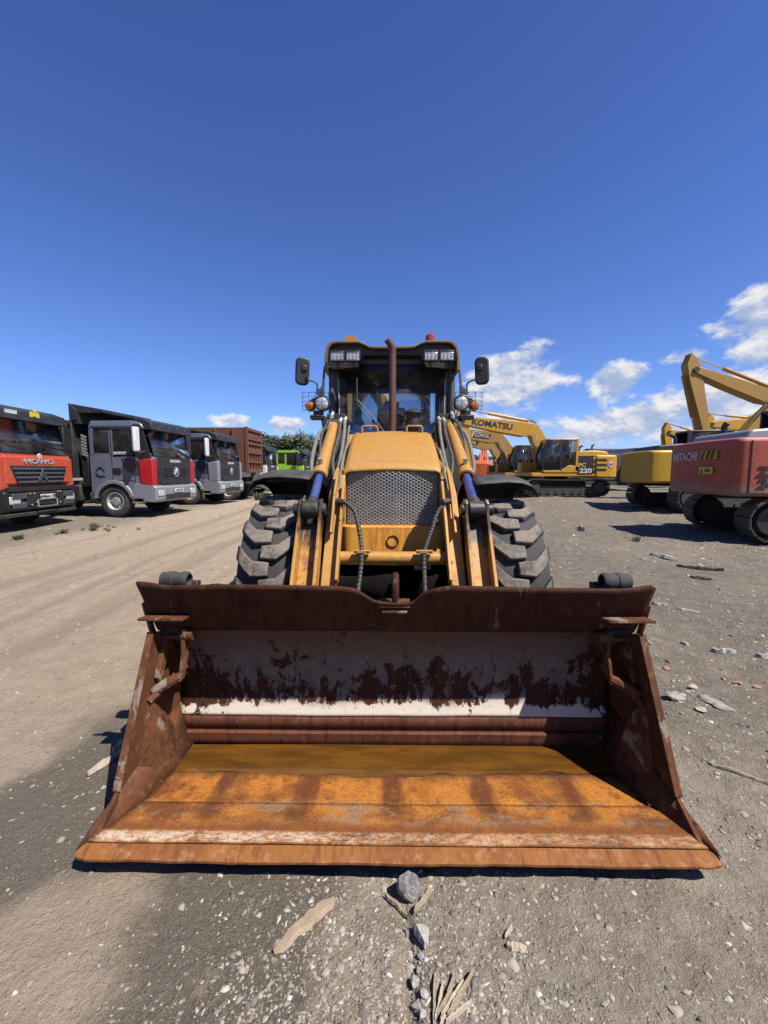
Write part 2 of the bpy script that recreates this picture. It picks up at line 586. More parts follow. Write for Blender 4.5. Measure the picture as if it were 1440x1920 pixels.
def back_keep(t, v, nk):
    """the old primer has gone along the lower band and at both ends of the back plate"""
    s = t.n('ShaderNodeSeparateXYZ')
    t.link(v, s.inputs[0])
    low = t.m('MULTIPLY', t.ss(s.outputs[2], 0.25, 0.29), t.ss(s.outputs[2], 0.60, 0.34))
    ends = t.ss(t.m('ABSOLUTE', s.outputs[0]), 0.86, 1.10)
    strk = t.noise(t.mapv(v, (20, 3, 5.0), (0.3, 0, 0)), 1.0, 8, 0.75, 0.5)
    spk = t.noise(t.mapv(v, (1.3, 1, 1.0), (4, 4, 4)), 34, 6, 0.75, 0.3)
    big = t.noise(t.mapv(v, (1.0, 1, 1.3), (8, 1, 2)), 3.2, 5, 0.6)
    th = t.m('ADD', t.m('ADD', 0.36, t.m('MULTIPLY', low, 0.15)), t.m('MULTIPLY', ends, 0.11))
    th = t.m('ADD', th, t.m('MULTIPLY', t.m('MULTIPLY', t.ss(strk, 0.46, 0.66), low), 0.075))
    th = t.m('ADD', th, t.m('MULTIPLY', t.m('SUBTRACT', spk, 0.5), t.m('ADD', 0.10, t.m('MULTIPLY', low, 0.35))))
    th = t.m('ADD', th, t.m('MULTIPLY', t.m('SUBTRACT', big, 0.5), 0.30))
    return t.ss(t.m('SUBTRACT', nk, th), -0.01, 0.03)


rustmat('rust_top', RUST_BROWN, 3.0, (7.0, 0.61), (0.15, 0.12, 0.105), 0.62, 0.3)
rustmat('rust_back', [(0.045, 0.016, 0.010), (0.075, 0.026, 0.015), (0.030, 0.012, 0.009), (0.11, 0.042, 0.022)], 4.0, (8.5, 0.45), (0.20, 0.172, 0.15), 0.7, 0.4, back_keep, band=(0.64, 0.56, 0.46))  # dull paint carries the lip's shade, band colour the sunlit foot
rustmat('rust_white_band', RUST_MID, 6.0, (9.0, 0.40), (0.66, 0.58, 0.48), 0.75, 0.35)
rustmat('rust_side', RUST_MID, 3.5, (4.5, 0.62), (0.30, 0.22, 0.15), 0.7, 0.3)
rustmat('rust_brace', RUST_MID, 6.0, (6.0, 0.55), (0.30, 0.24, 0.18), 0.7, 0.3)
rustmat('rust_step', [(0.105, 0.038, 0.022), (0.165, 0.058, 0.030), (0.080, 0.028, 0.018), (0.21, 0.085, 0.045)], 4.0, (16.0, 0.64), (0.45, 0.36, 0.28), 0.6, 0.25)
rustmat('rust_edge', [(0.20, 0.074, 0.024), (0.30, 0.118, 0.034), (0.17, 0.062, 0.022), (0.40, 0.22, 0.11)], 5.0, None, rough=0.72, bump=0.12)

# floor plate: orange rust with brown runs round every bolt pair and a scoured pale strip in front of the cutting edge
m, t, b = newmat('rust_floor')
v = coord(t)
s = t.n('ShaderNodeSeparateXYZ')
t.link(v, s.inputs[0])
X, Yc, Zc = s.outputs
n1 = t.noise(t.mapv(v, (1, 1.4, 1)), 4.5, 8, 0.66, 0.5)
n2 = t.noise(v, 16, 8, 0.75, 0.2)
n3 = t.noise(v, 95, 5, 0.75)
n4 = t.noise(v, 260, 3, 0.7)
nw = t.noise(t.mapv(v, (5, 1, 1)), 4.0, 4, 0.6)
scr = t.noise(t.mapv(v, (34, 1.6, 1)), 2.2, 6, 0.7, 0.2)
gold = t.mix(t.ss(n1, 0.36, 0.58), (0.24, 0.075, 0.017), (0.52, 0.190, 0.028))
brwn = t.mix(t.ss(n1, 0.36, 0.60), (0.17, 0.058, 0.018), (0.44, 0.170, 0.034))
yj = t.m('ADD', Yc, t.m('MULTIPLY', t.m('SUBTRACT', n1, 0.5), 0.34))
c = t.mix(t.ss(yj, 1.53, 1.68), brwn, gold)
c = t.mix(t.m('MULTIPLY', t.ss(n2, 0.52, 0.70), 0.6), c, (0.50, 0.25, 0.060))
c = t.mix(t.m('MULTIPLY', t.ss(n2, 0.47, 0.34), 0.65), c, (0.110, 0.034, 0.014))
c = t.mix(t.m('MULTIPLY', t.ss(scr, 0.52, 0.70), 0.35), c, (0.14, 0.050, 0.020))
xx = t.m('ADD', X, t.m('MULTIPLY', t.m('ADD', t.m('SUBTRACT', nw, 0.5), t.m('MULTIPLY', t.m('SUBTRACT', n2, 0.5), 0.5)), 0.14))
ph = t.m('ABSOLUTE', t.m('SUBTRACT', t.m('FRACT', t.m('ADD', t.m('DIVIDE', xx, 0.387), 0.5)), 0.5))
run = t.m('MULTIPLY', t.ss(ph, 0.20, 0.03), t.ss(Yc, 1.49, 1.57))
run = t.m('MULTIPLY', run, t.ss(n1, 0.25, 0.50, 0.55, 1.0))
c = t.mix(t.m('MULTIPLY', t.m('MULTIPLY', run, t.ss(n2, 0.30, 0.55, 0.5, 1.0)), 0.92), c, (0.105, 0.031, 0.013))
rear = t.ss(t.m('ADD', Yc, t.m('MULTIPLY', nw, 0.10)), 1.815, 1.885)
c = t.mix(t.m('MULTIPLY', rear, 0.85), c, (0.080, 0.030, 0.014))
npatch = t.noise(t.mapv(v, (1.0, 2.2, 1), (4.4, 1.3, 0)), 5.0, 8, 0.74, 0.3)
grey = t.m('MULTIPLY', t.m('MULTIPLY', t.ss(npatch, 0.51, 0.60), t.ss(Yc, 1.66, 1.61)), t.ss(Yc, 1.48, 1.52))
c = t.mix(t.m('MULTIPLY', grey, 0.6), c, (0.27, 0.215, 0.165))
yb = t.m('ADD', Yc, t.m('MULTIPLY', t.m('SUBTRACT', n1, 0.5), 0.03))
red = t.m('MULTIPLY', t.ss(yb, 1.452, 1.47), t.ss(yb, 1.53, 1.48))
c = t.mix(t.m('MULTIPLY', red, 0.7), c, (0.21, 0.068, 0.022))
band = t.m('MULTIPLY', t.ss(yb, 1.410, 1.424), t.ss(yb, 1.466, 1.452))
nb = t.noise(t.mapv(v, (3, 8, 1)), 9.0, 9, 0.78)
c = t.mix(t.m('MULTIPLY', band, t.m('MULTIPLY', t.ss(t.m('ADD', nb, t.m('MULTIPLY', t.m('SUBTRACT', n1, 0.5), 0.5)), 0.40, 0.60), t.ss(X, 0.7, -0.9, 0.45, 1.0))), c, (0.60, 0.49, 0.38))
c = t.mix(t.m('MULTIPLY', t.ss(n3, 0.50, 0.64), 0.55), c, (0.095, 0.033, 0.013))
c = t.mix(t.m('MULTIPLY', t.ss(n4, 0.55, 0.70), 0.35), c, (0.50, 0.26, 0.08))
t.put(b.inputs['Base Color'], c)
t.put(b.inputs['Roughness'], t.m('ADD', 0.55, t.m('MULTIPLY', n2, 0.3), clamp=True))
b.inputs['Specular IOR Level'].default_value = 0.2
t.put(b.inputs['Normal'], t.bump(t.m('ADD', n2, t.m('ADD', t.m('MULTIPLY', n3, 0.7), t.m('MULTIPLY', n4, 0.3))), 0.7, 0.007))

# red counterweight paint with caked dust along the foot and pale scuffs
m, t, b = newmat('hitachi_red')
v = coord(t)
s = t.n('ShaderNodeSeparateXYZ')
t.link(v, s.inputs[0])
n1 = t.noise(v, 2.2, 7, 0.66, 0.4)
n2 = t.noise(v, 16, 6, 0.7)
sc = t.noise(t.mapv(v, (1, 1.2, 9), (0, 0, 0), (0, 0, 0)), 3.0, 7, 0.7, 0.3)
c = t.mix(t.ss(n1, 0.35, 0.68), (0.50, 0.080, 0.030), (0.38, 0.066, 0.034))
c = t.mix(t.m('MULTIPLY', t.ss(n2, 0.5, 0.75), 0.3), c, (0.40, 0.17, 0.12))
dz_ = t.m('ADD', s.outputs[2], t.m('MULTIPLY', t.m('SUBTRACT', n1, 0.5), 0.45))
c = t.mix(t.m('MULTIPLY', t.ss(dz_, 1.34, 1.05), 0.85), c, (0.27, 0.19, 0.135))
c = t.mix(t.m('MULTIPLY', t.ss(sc, 0.60, 0.66), 0.5), c, (0.42, 0.26, 0.20))
c = t.mix(t.m('MULTIPLY', t.ss(dz_, 2.05, 2.25), 0.4), c, (0.46, 0.22, 0.17))
t.put(b.inputs['Base Color'], c)
t.put(b.inputs['Roughness'], t.m('ADD', 0.42, t.m('MULTIPLY', n1, 0.35)))
t.put(b.inputs['Normal'], t.bump(t.m('ADD', n1, t.m('MULTIPLY', n2, 0.15)), 0.35, 0.05))

# murky rain water
m, t, b = newmat('rain_water')
v = coord(t)
n1 = t.noise(t.mapv(v, (1.2, 5, 1)), 3.0, 5, 0.6, 0.2)
n2 = t.noise(v, 60, 3, 0.6)
c = t.mix(t.ss(n1, 0.35, 0.65), (0.080, 0.036, 0.007), (0.150, 0.062, 0.010))
c = t.mix(t.m('MULTIPLY', t.ss(n2, 0.68, 0.76), 0.35), c, (0.42, 0.27, 0.09))
t.put(b.inputs['Base Color'], c)
b.inputs['Roughness'].default_value = 0.05
b.inputs['IOR'].default_value = 1.33
t.put(b.inputs['Normal'], t.bump(t.noise(v, 9, 2, 0.5), 0.03, 0.01))

# ground
m, t, b = newmat('dirt')
v = coord(t)
s = t.n('ShaderNodeSeparateXYZ')
t.link(v, s.inputs[0])
X, Yc, Zc = s.outputs
w1 = t.noise(v, 0.45, 6, 0.6, 0.3)
w2 = t.noise(v, 1.7, 7, 0.62, 0.4)
w3 = t.noise(t.mapv(v, (1, 1, 1), (5, 9, 0)), 7.0, 7, 0.68)
w4 = t.noise(v, 38, 6, 0.7)
w5 = t.noise(v, 170, 4, 0.6)
# the tan haul road runs along the left, coal-grey gravel lies on the right
edge = t.m('ADD', X, t.m('ADD', t.m('MULTIPLY', t.m('SUBTRACT', w1, 0.5), 2.6), t.m('MULTIPLY', t.m('SUBTRACT', w2, 0.5), 1.3)))
lane = t.m('SUBTRACT', edge, t.m('MULTIPLY', Yc, 0.03))
road = t.ss(lane, 0.10, -0.55)
farL = t.ss(t.m('ADD', X, t.m('MULTIPLY', w2, 1.5)), -6.2, -7.6)
tan1 = t.mix(t.ss(w3, 0.3, 0.7), (0.375, 0.285, 0.197), (0.475, 0.370, 0.264))
grv = t.mix(t.ss(w3, 0.30, 0.72), (0.250, 0.207, 0.152), (0.430, 0.366, 0.280))
grv = t.mix(t.m('MULTIPLY', t.ss(w2, 0.46, 0.66), 0.5), grv, (0.175, 0.147, 0.112))
grv = t.mix(t.m('MULTIPLY', t.m('MULTIPLY', t.ss(X, 0.9, 2.0), t.ss(Yc, 1.5, 2.6)), t.ss(w1, 0.25, 0.60, 0.55, 0.95)), grv, t.mix(t.ss(w3, 0.3, 0.7), (0.108, 0.088, 0.066), (0.205, 0.170, 0.130)))
farg = t.ss(Yc, 6.0, 22.0)
grv = t.mix(t.m('MULTIPLY', farg, 0.45), grv, (0.165, 0.130, 0.100))
c = t.mix(road, grv, tan1)
mud = t.mix(t.ss(w3, 0.3, 0.7), (0.135, 0.112, 0.085), (0.215, 0.180, 0.135))
c = t.mix(t.m('MULTIPLY', farL, 0.85), c, mud)
# damp dark patches beside and in front of the bucket
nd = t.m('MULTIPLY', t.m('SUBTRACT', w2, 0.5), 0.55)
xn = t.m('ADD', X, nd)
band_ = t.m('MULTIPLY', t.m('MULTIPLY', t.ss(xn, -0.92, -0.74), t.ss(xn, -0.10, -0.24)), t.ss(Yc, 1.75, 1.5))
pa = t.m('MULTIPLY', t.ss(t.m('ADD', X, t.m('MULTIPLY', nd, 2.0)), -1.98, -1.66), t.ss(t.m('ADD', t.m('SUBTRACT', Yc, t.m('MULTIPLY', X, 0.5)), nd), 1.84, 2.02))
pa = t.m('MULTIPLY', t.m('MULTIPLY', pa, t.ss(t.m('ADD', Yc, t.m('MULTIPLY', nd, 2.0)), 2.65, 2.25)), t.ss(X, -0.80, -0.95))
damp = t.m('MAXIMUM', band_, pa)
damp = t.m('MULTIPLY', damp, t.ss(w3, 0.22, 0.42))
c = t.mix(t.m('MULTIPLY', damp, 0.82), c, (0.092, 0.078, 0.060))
rr = t.m('ADD', X, t.m('ADD', t.m('MULTIPLY', Yc, 0.035), t.m('MULTIPLY', t.m('SUBTRACT', w1, 0.5), 0.5)))
for c0, wd in ((-3.0, 0.26), (-3.75, 0.16), (-1.75, 0.20), (-4.9, 0.30)):
    q_ = t.m('ABSOLUTE', t.m('SUBTRACT', rr, c0))
    rk = t.m('MULTIPLY', t.m('MULTIPLY', t.ss(q_, wd, wd * 0.3), t.ss(w3, 0.25, 0.60, 0.35, 1.0)), t.ss(Yc, 2.6, 3.6))
    c = t.mix(t.m('MULTIPLY', rk, 0.55), c, (0.235, 0.172, 0.112))
# tyre ruts in the road
rut = t.noise(t.mapv(v, (1.0, 0.10, 1.0), (0, 0, 0), (0, 0, R(10))), 2.6, 5, 0.6)
rm = t.m('MULTIPLY', t.m('MULTIPLY', t.ss(rut, 0.55, 0.66), road), t.ss(Yc, 2.5, 4.5))
c = t.mix(t.m('MULTIPLY', rm, 0.45), c, (0.235, 0.185, 0.140))
# fine grit: pale chips and dark crumbs
c = t.mix(t.m('MULTIPLY', t.ss(w4, 0.60, 0.72), 0.55), c, (0.50, 0.46, 0.40))
c = t.mix(t.m('MULTIPLY', t.ss(w4, 0.40, 0.28), 0.50), c, (0.10, 0.085, 0.07))
c = t.mix(t.ss(w5, 0.35, 0.75, 0.0, 0.35), c, (0.42, 0.37, 0.31))
vor = t.n('ShaderNodeTexVoronoi')
t.put(vor.inputs['Vector'], v)
vor.inputs['Scale'].default_value = 46
chips = t.m('MULTIPLY', t.ss(vor.outputs['Distance'], 0.24, 0.14), t.ss(t.noise(v, 9, 3, 0.6), 0.50, 0.62))
c = t.mix(t.m('MULTIPLY', chips, t.ss(road, 1.0, 0.0, 0.25, 0.75)), c, (0.55, 0.51, 0.46))
t.put(b.inputs['Base Color'], c)
t.put(b.inputs['Roughness'], t.m('SUBTRACT', 0.92, t.m('MULTIPLY', damp, 0.12)))
b.inputs['Specular IOR Level'].default_value = 0.25
h = t.m('ADD', t.m('MULTIPLY', w3, 0.8), t.m('ADD', t.m('MULTIPLY', w4, 0.9), t.m('MULTIPLY', w5, 0.34)))
h = t.m('ADD', h, t.m('MULTIPLY', chips, 0.25))
t.put(b.inputs['Normal'], t.bump(h, 1.0, 0.030))

# loose gravel: every pebble its own shade
m, t, b = newmat('gravel')
g = t.n('ShaderNodeNewGeometry')
rp = g.outputs['Random Per Island']
cr = t.n('ShaderNodeValToRGB')
el_ = cr.color_ramp
el_.elements[0].position = 0.0
el_.elements[0].color = (0.10, 0.085, 0.072, 1)
el_.elements[1].position = 1.0
el_.elements[1].color = (0.66, 0.62, 0.55, 1)
for p_, c_ in ((0.30, (0.20, 0.172, 0.145, 1)), (0.62, (0.33, 0.285, 0.23, 1)), (0.90, (0.42, 0.375, 0.31, 1))):
    e_ = el_.elements.new(p_)
    e_.color = c_
t.link(rp, cr.inputs[0])
nn = t.noise(coord(t), 60, 4, 0.6)
t.put(b.inputs['Base Color'], t.mix(t.m('MULTIPLY', nn, 0.5), cr.outputs[0], (0.24, 0.20, 0.165)))
b.inputs['Roughness'].default_value = 0.85

# leaves
for nm, ca, cb in (('leaf', (0.026, 0.050, 0.012), (0.085, 0.125, 0.032)), ('leaf_grey', (0.040, 0.062, 0.022), (0.105, 0.135, 0.055))):
    m, t, b = newmat(nm)
    g = t.n('ShaderNodeNewGeometry')
    t.put(b.inputs['Base Color'], t.mix(g.outputs['Random Per Island'], ca, cb))
    b.inputs['Roughness'].default_value = 0.6
paint('bark', (0.085, 0.065, 0.050), 0.9, 0.3, (0.12, 0.1, 0.08), scale=6)

# tyre bars: dry mud on the faces that touch the ground, dark rubber in the grooves
m, t, b = newmat('tread_rubber')
v = coord(t)
s = t.n('ShaderNodeSeparateXYZ')
t.link(v, s.inputs[0])
rad = t.m('SQRT', t.m('ADD', t.m('MULTIPLY', s.outputs[1], s.outputs[1]), t.m('MULTIPLY', s.outputs[2], s.outputs[2])))
rv = t.n('ShaderNodeObjectInfo')
off = t.n('ShaderNodeVectorMath', operation='ADD')
t.link(v, off.inputs[0])
t.link(rv.outputs['Random'], off.inputs[1])
n1 = t.noise(off.outputs[0], 9, 6, 0.65)
n2 = t.noise(off.outputs[0], 45, 5, 0.65)
worn = t.m('MULTIPLY', t.ss(rad, 0.640, 0.658), t.ss(t.m('ADD', n1, t.m('MULTIPLY', n2, 0.4)), 0.42, 0.80))
c = t.mix(t.ss(n2, 0.3, 0.7), (0.026, 0.026, 0.028), (0.052, 0.050, 0.050))
c = t.mix(t.m('MULTIPLY', worn, 0.9), c, t.mix(n2, (0.17, 0.135, 0.10), (0.30, 0.25, 0.195)))
t.put(b.inputs['Base Color'], c)
b.inputs['Roughness'].default_value = 0.8
t.put(b.inputs['Normal'], t.bump(t.m('ADD', n1, n2), 0.25, 0.01))
# lever paint with spilled grease round the upper pin
m, t, b = newmat('lever_yellow')
v = coord(t)
s = t.n('ShaderNodeSeparateXYZ')
t.link(v, s.inputs[0])
dy_ = t.m('SUBTRACT', s.outputs[1], 2.66)
dz_ = t.m('MULTIPLY', t.m('SUBTRACT', s.outputs[2], 1.20), 0.75)
n1 = t.noise(v, 12, 7, 0.7, 0.3)
n2 = t.noise(t.mapv(v, (14, 5, 1.5)), 3, 6, 0.65)
d_ = t.m('SQRT', t.m('ADD', t.m('MULTIPLY', dy_, dy_), t.m('MULTIPLY', dz_, dz_)))
gm = t.ss(t.m('ADD', d_, t.m('MULTIPLY', t.m('SUBTRACT', n2, 0.5), 0.5)), 0.20, 0.08)
rs = t.ss(n1, 0.52, 0.60)
c = t.mix(t.ss(n2, 0.35, 0.7), (0.56, 0.28, 0.045), (0.47, 0.225, 0.040))
c = t.mix(t.m('MULTIPLY', rs, 0.8), c, (0.25, 0.085, 0.022))
c = t.mix(t.m('MULTIPLY', gm, 0.92), c, (0.020, 0.017, 0.015))
t.put(b.inputs['Base Color'], c)
t.put(b.inputs['Roughness'], t.m('SUBTRACT', 0.55, t.m('MULTIPLY', gm, 0.2)))
t.put(b.inputs['Normal'], t.bump(n1, 0.15, 0.01))
paint('roof_dark', (0.20, 0.13, 0.040), 0.5, 0.4, (0.14, 0.11, 0.07), scale=4)
paint('belly_shade', (0.008, 0.007, 0.007), 0.9, 0.3, (0.02, 0.017, 0.014), scale=5, spec=0.05)  # near-black colour stands in for the deep shade under the machine

# calibrate every base colour to the exposure of the photograph (metals keep their reflectance)
ALBEDO = 0.62
for m in list(MATS.values()):
    t = NT(m.node_tree)
    for nd in list(t.N):
        if nd.type == 'BSDF_PRINCIPLED' and nd.inputs['Metallic'].default_value < 0.5:
            sk = nd.inputs['Base Color']
            if sk.is_linked:
                src = sk.links[0].from_socket
                t.link(t.mix(1.0, src, (ALBEDO, ALBEDO, ALBEDO), 'MULTIPLY'), sk)

# ------------------------------------------------------------------ ground


def base_h(x, y):
    """broad shape of the yard"""
    x = np.asarray(x, float)
    y = np.asarray(y, float)
    h = 0.20 * sstep(x, 5.0, 9.0) * sstep(y, 15.0, 21.0)
    h = h + 0.16 * vnoise(x * 0.16 + 31, y * 0.16 + 7) * sstep(y, 7.0, 14.0)
    h = h + 0.05 * vnoise(x * 0.5 + 3, y * 0.5) * sstep(np.abs(x), 1.6, 3.0)
    h = h - 0.03 * sstep(x, 0.4, 1.0) * sstep(y, 2.2, 3.0)
    return h


def micro_h(x, y):
    d = np.hypot(x, y)
    g = 1.0 - 0.75 * sstep(-np.maximum(np.abs(x - 0.05) - 1.15, np.maximum(1.45 - y, y - 4.6)), -0.15, 0.1)
    right = 0.45 + 0.55 * sstep(x, -1.2, 0.3)
    h = 0.035 * vnoise(x * 1.3 + 9, y * 1.3 + 2) + 0.018 * vnoise(x * 3.7, y * 3.7 + 5)
    h = h + right * (0.016 * vnoise(x * 8.3 + 1, y * 8.3) + 0.012 * vnoise(x * 17.9, y * 17.9 + 8)) + right * (0.007 * vnoise(x * 37, y * 37) + 0.0045 * vnoise(x * 71, y * 71 + 3)) * (1 - sstep(d, 4, 9))
    # ruts of the haul road
    rx = x + 0.035 * y
    for c0 in (-1.75, -3.0, -3.75, -4.9):
        h = h - 0.022 * np.exp(-((rx - c0 - 0.15 * vnoise(y * 0.4, y * 0 + c0)) / 0.16) ** 2) * sstep(y, 2.0, 4.0)
    # churned clods farther out on the right
    h = h + 0.05 * sstep(x, 1.5, 4.0) * sstep(y, 5, 9) * (vnoise(x * 2.6 + 40, y * 2.6) + 0.6 * vnoise(x * 6.1, y * 6.1 + 17))
    # crack running towards the camera
    cx = 0.085 + 0.03 * vnoise(y * 4, y * 0 + 3) + 0.02 * vnoise(y * 11, y * 0 + 9)
    h = h - 0.026 * np.exp(-((x - cx) / 0.022) ** 2) * sstep(-y, -1.34, -1.24)
    return h * g * (1 - sstep(d, 40, 120)) - 0.012 * (1 - g)


def gz(x, y):
    return float(base_h(x, y) + micro_h(np.float64(x), np.float64(y)))


nx, ny = 620, 680
tx = np.linspace(-8.6, 8.6, nx)
xs = 0.5 * np.sinh(tx) + 0.0
ty = np.linspace(-8.0, 8.6, ny)
ys = 1.3 + 0.5 * np.sinh(ty)
GX, GY = np.meshgrid(xs, ys)
GZ = base_h(GX, GY) + micro_h(GX, GY)
vs = np.stack([GX, GY, GZ], -1).reshape(-1, 3)
ii = (np.arange(ny - 1)[:, None] * nx + np.arange(nx - 1)[None, :]).reshape(-1)
fs = np.stack([ii, ii + 1, ii + nx + 1, ii + nx], -1)
me = bpy.data.meshes.new('ground')
me.vertices.add(len(vs))
me.vertices.foreach_set('co', vs.reshape(-1))
me.loops.add(fs.size)
me.loops.foreach_set('vertex_index', fs.reshape(-1))
me.polygons.add(len(fs))
me.polygons.foreach_set('loop_start', np.arange(0, fs.size, 4))
me.polygons.foreach_set('loop_total', np.full(len(fs), 4))
me.polygons.foreach_set('use_smooth', np.ones(len(fs), bool))
me.update()
me.validate()
me.materials.append(MATS['dirt'])
ground = bpy.data.objects.new('ground', me)
C.objects.link(ground)
ground['kind'] = 'structure'
ground['label'] = 'dusty dirt and gravel yard with a tan haul road'

# ------------------------------------------------------------------ the backhoe loader
M = MATS
LY = 3.1
loader = thing('backhoe_loader', 'yellow backhoe loader with rusty open front bucket resting on the ground', 'loader', (0.065, LY, 0), R(-0.75))


def LP(mb, name, mat, parent=None, **kw):
    o = mb.build(name, M[mat], parent or loader, **kw)
    if parent is None:
        o.location = (0, -LY, 0)
    return o


HW = 1.19
# --- bucket
ce = []
for i in range(161):
    x = -HW + 2 * HW * i / 160
    j1 = .006 * float(vnoise(np.float64(x * 6.3 + 5), np.float64(.3))) + .005 * float(vnoise(np.float64(x * 23), np.float64(1.7)))
    j2 = .005 * float(vnoise(np.float64(x * 3.1), np.float64(4.4)))
    e_ = max(0, abs(x) - 1.12) / .07
    ce.append([(x, 1.366 + j1 + .012 * e_ * e_, .070 + j2), (x, 1.366 + j1 + .012 * e_ * e_, .079 + j2), (x, 1.39 + j1 * .5, .0895 + j2), (x, 1.413, .099), (x, 1.47, .1005), (x, 1.47, .074), (x, 1.40, .066), (x, 1.366 + j1 + .012 * e_ * e_, .070 + j2)])
cemb = MB().grid(ce)
cemb.f += [tuple(range(7)), tuple(range(160 * 8 + 6, 160 * 8 - 1, -1))]
LP(cemb, 'cutting_edge', 'rust_edge')


def bumpy(x, y):
    return 0.0035 * float(vnoise(np.float64(x * 5 + 20), np.float64(y * 7))) + 0.006 * float(vnoise(np.float64(x * 1.7), np.float64(y * 2)))


def plate(prof, hw0, hw1, nx=64, bmp=1.0):
    """prof: (y, z) list; a sheet spanning x with slight dents"""
    P = []
    for k, (y, z) in enumerate(prof):
        hw = hw0 + (hw1 - hw0) * k / (len(prof) - 1)
        P.append([(hw * (2 * i / nx - 1), y, z + bmp * bumpy(hw * (2 * i / nx - 1), y)) for i in range(nx + 1)])
    return MB().grid(P)


def lin(a, b, n):
    return [(a[0] + (b[0] - a[0]) * i / n, a[1] + (b[1] - a[1]) * i / n) for i in range(n + 1)]


LP(plate(lin((1.4135, .1045), (1.462, .108), 3) + lin((1.475, .105), (1.620, .0905), 7), 1.165, 1.085), 'floor_plate', 'rust_floor', solid=.008)
LP(plate(lin((1.619, .0860), (1.835, .066), 10), 1.085, 1.06), 'floor_plate', 'rust_floor', solid=.008)
mb = MB()
for k in range(3):
    mb.tube([(-1.08 + .02 * i, 1.6195 + .0015 * math.sin(i * 1.7 + k), .0905) for i in range(109)], .0032, 5)
LP(mb, 'weld_seam', 'rust_edge')
LP(plate(lin((1.833, .060), (1.93, .045), 4) + lin((1.95, .045), (2.036, .046), 3), 1.10, 1.10), 'trough_plate', 'rust_step', solid=.008)
LP(plate([(2.036, .046), (2.034, .10), (2.032, .131), (2.040, .137), (2.052, .137)], 1.12, 1.12, bmp=.6), 'lower_step', 'rust_step', solid=.006)
LP(plate([(2.052, .137), (2.054, .18), (2.054, .219)], 1.125, 1.125, bmp=.5), 'upper_step', 'rust_step', solid=.006)
bp = spline([(2.054, .219, 0), (2.088, .30, 0), (2.098, .40, 0), (2.075, .55, 0), (2.01, .67, 0), (1.965, .725, 0)], 7)
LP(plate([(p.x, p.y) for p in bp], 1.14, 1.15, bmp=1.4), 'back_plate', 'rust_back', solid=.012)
# upper lip with its notch in the middle and bent ends
TOP = [(-1.19, .995), (-1.13, .990), (-1.05, .977), (-.98, .978), (-.80, .984), (-.5, .981), (-.25, .976), (-.19, .968), (-.15, .945), (-.10, .905), (-.06, .893), (0, .889), (.06, .889), (.09, .897), (.12, .935), (.15, .958), (.20, .972), (.26, .984), (.34, .980), (.6, .973), (.9, .969), (1.02, .968), (1.10, .974), (1.17, .985), (1.19, .975)]


def topz(x):
    for a, b in zip(TOP, TOP[1:]):
        if a[0] <= x <= b[0]:
            return a[1] + (b[1] - a[1]) * (x - a[0]) / (b[0] - a[0])
    return TOP[-1][1]


P = []
XS = sorted(set([round(-1.19 + 2.38 * i / 110, 4) for i in range(111)] + [a for a, _ in TOP]))
for j in range(11):
    row = []
    for x in XS:
        tz = topz(x)
        if j <= 4:
            t_ = j / 4
            y, z = 1.963 - .070 * t_, .722 + .125 * t_
        else:
            t_ = (j - 4) / 6
            z = .847 + (tz - .847) * t_
            y = 1.893 - .062 * (z - .847) / .135
        k = 0.985 + .015 * (j / 10)
        e = max(0, abs(x) - .9) / .29
        y += .012 * e * e * (j / 10) + .006 * float(vnoise(np.float64(x * 2.2), np.float64(j * .3)))
        row.append((x * k, y, z))
    P.append(row)
LP(MB().grid(P), 'upper_lip', 'rust_top', solid=.014)
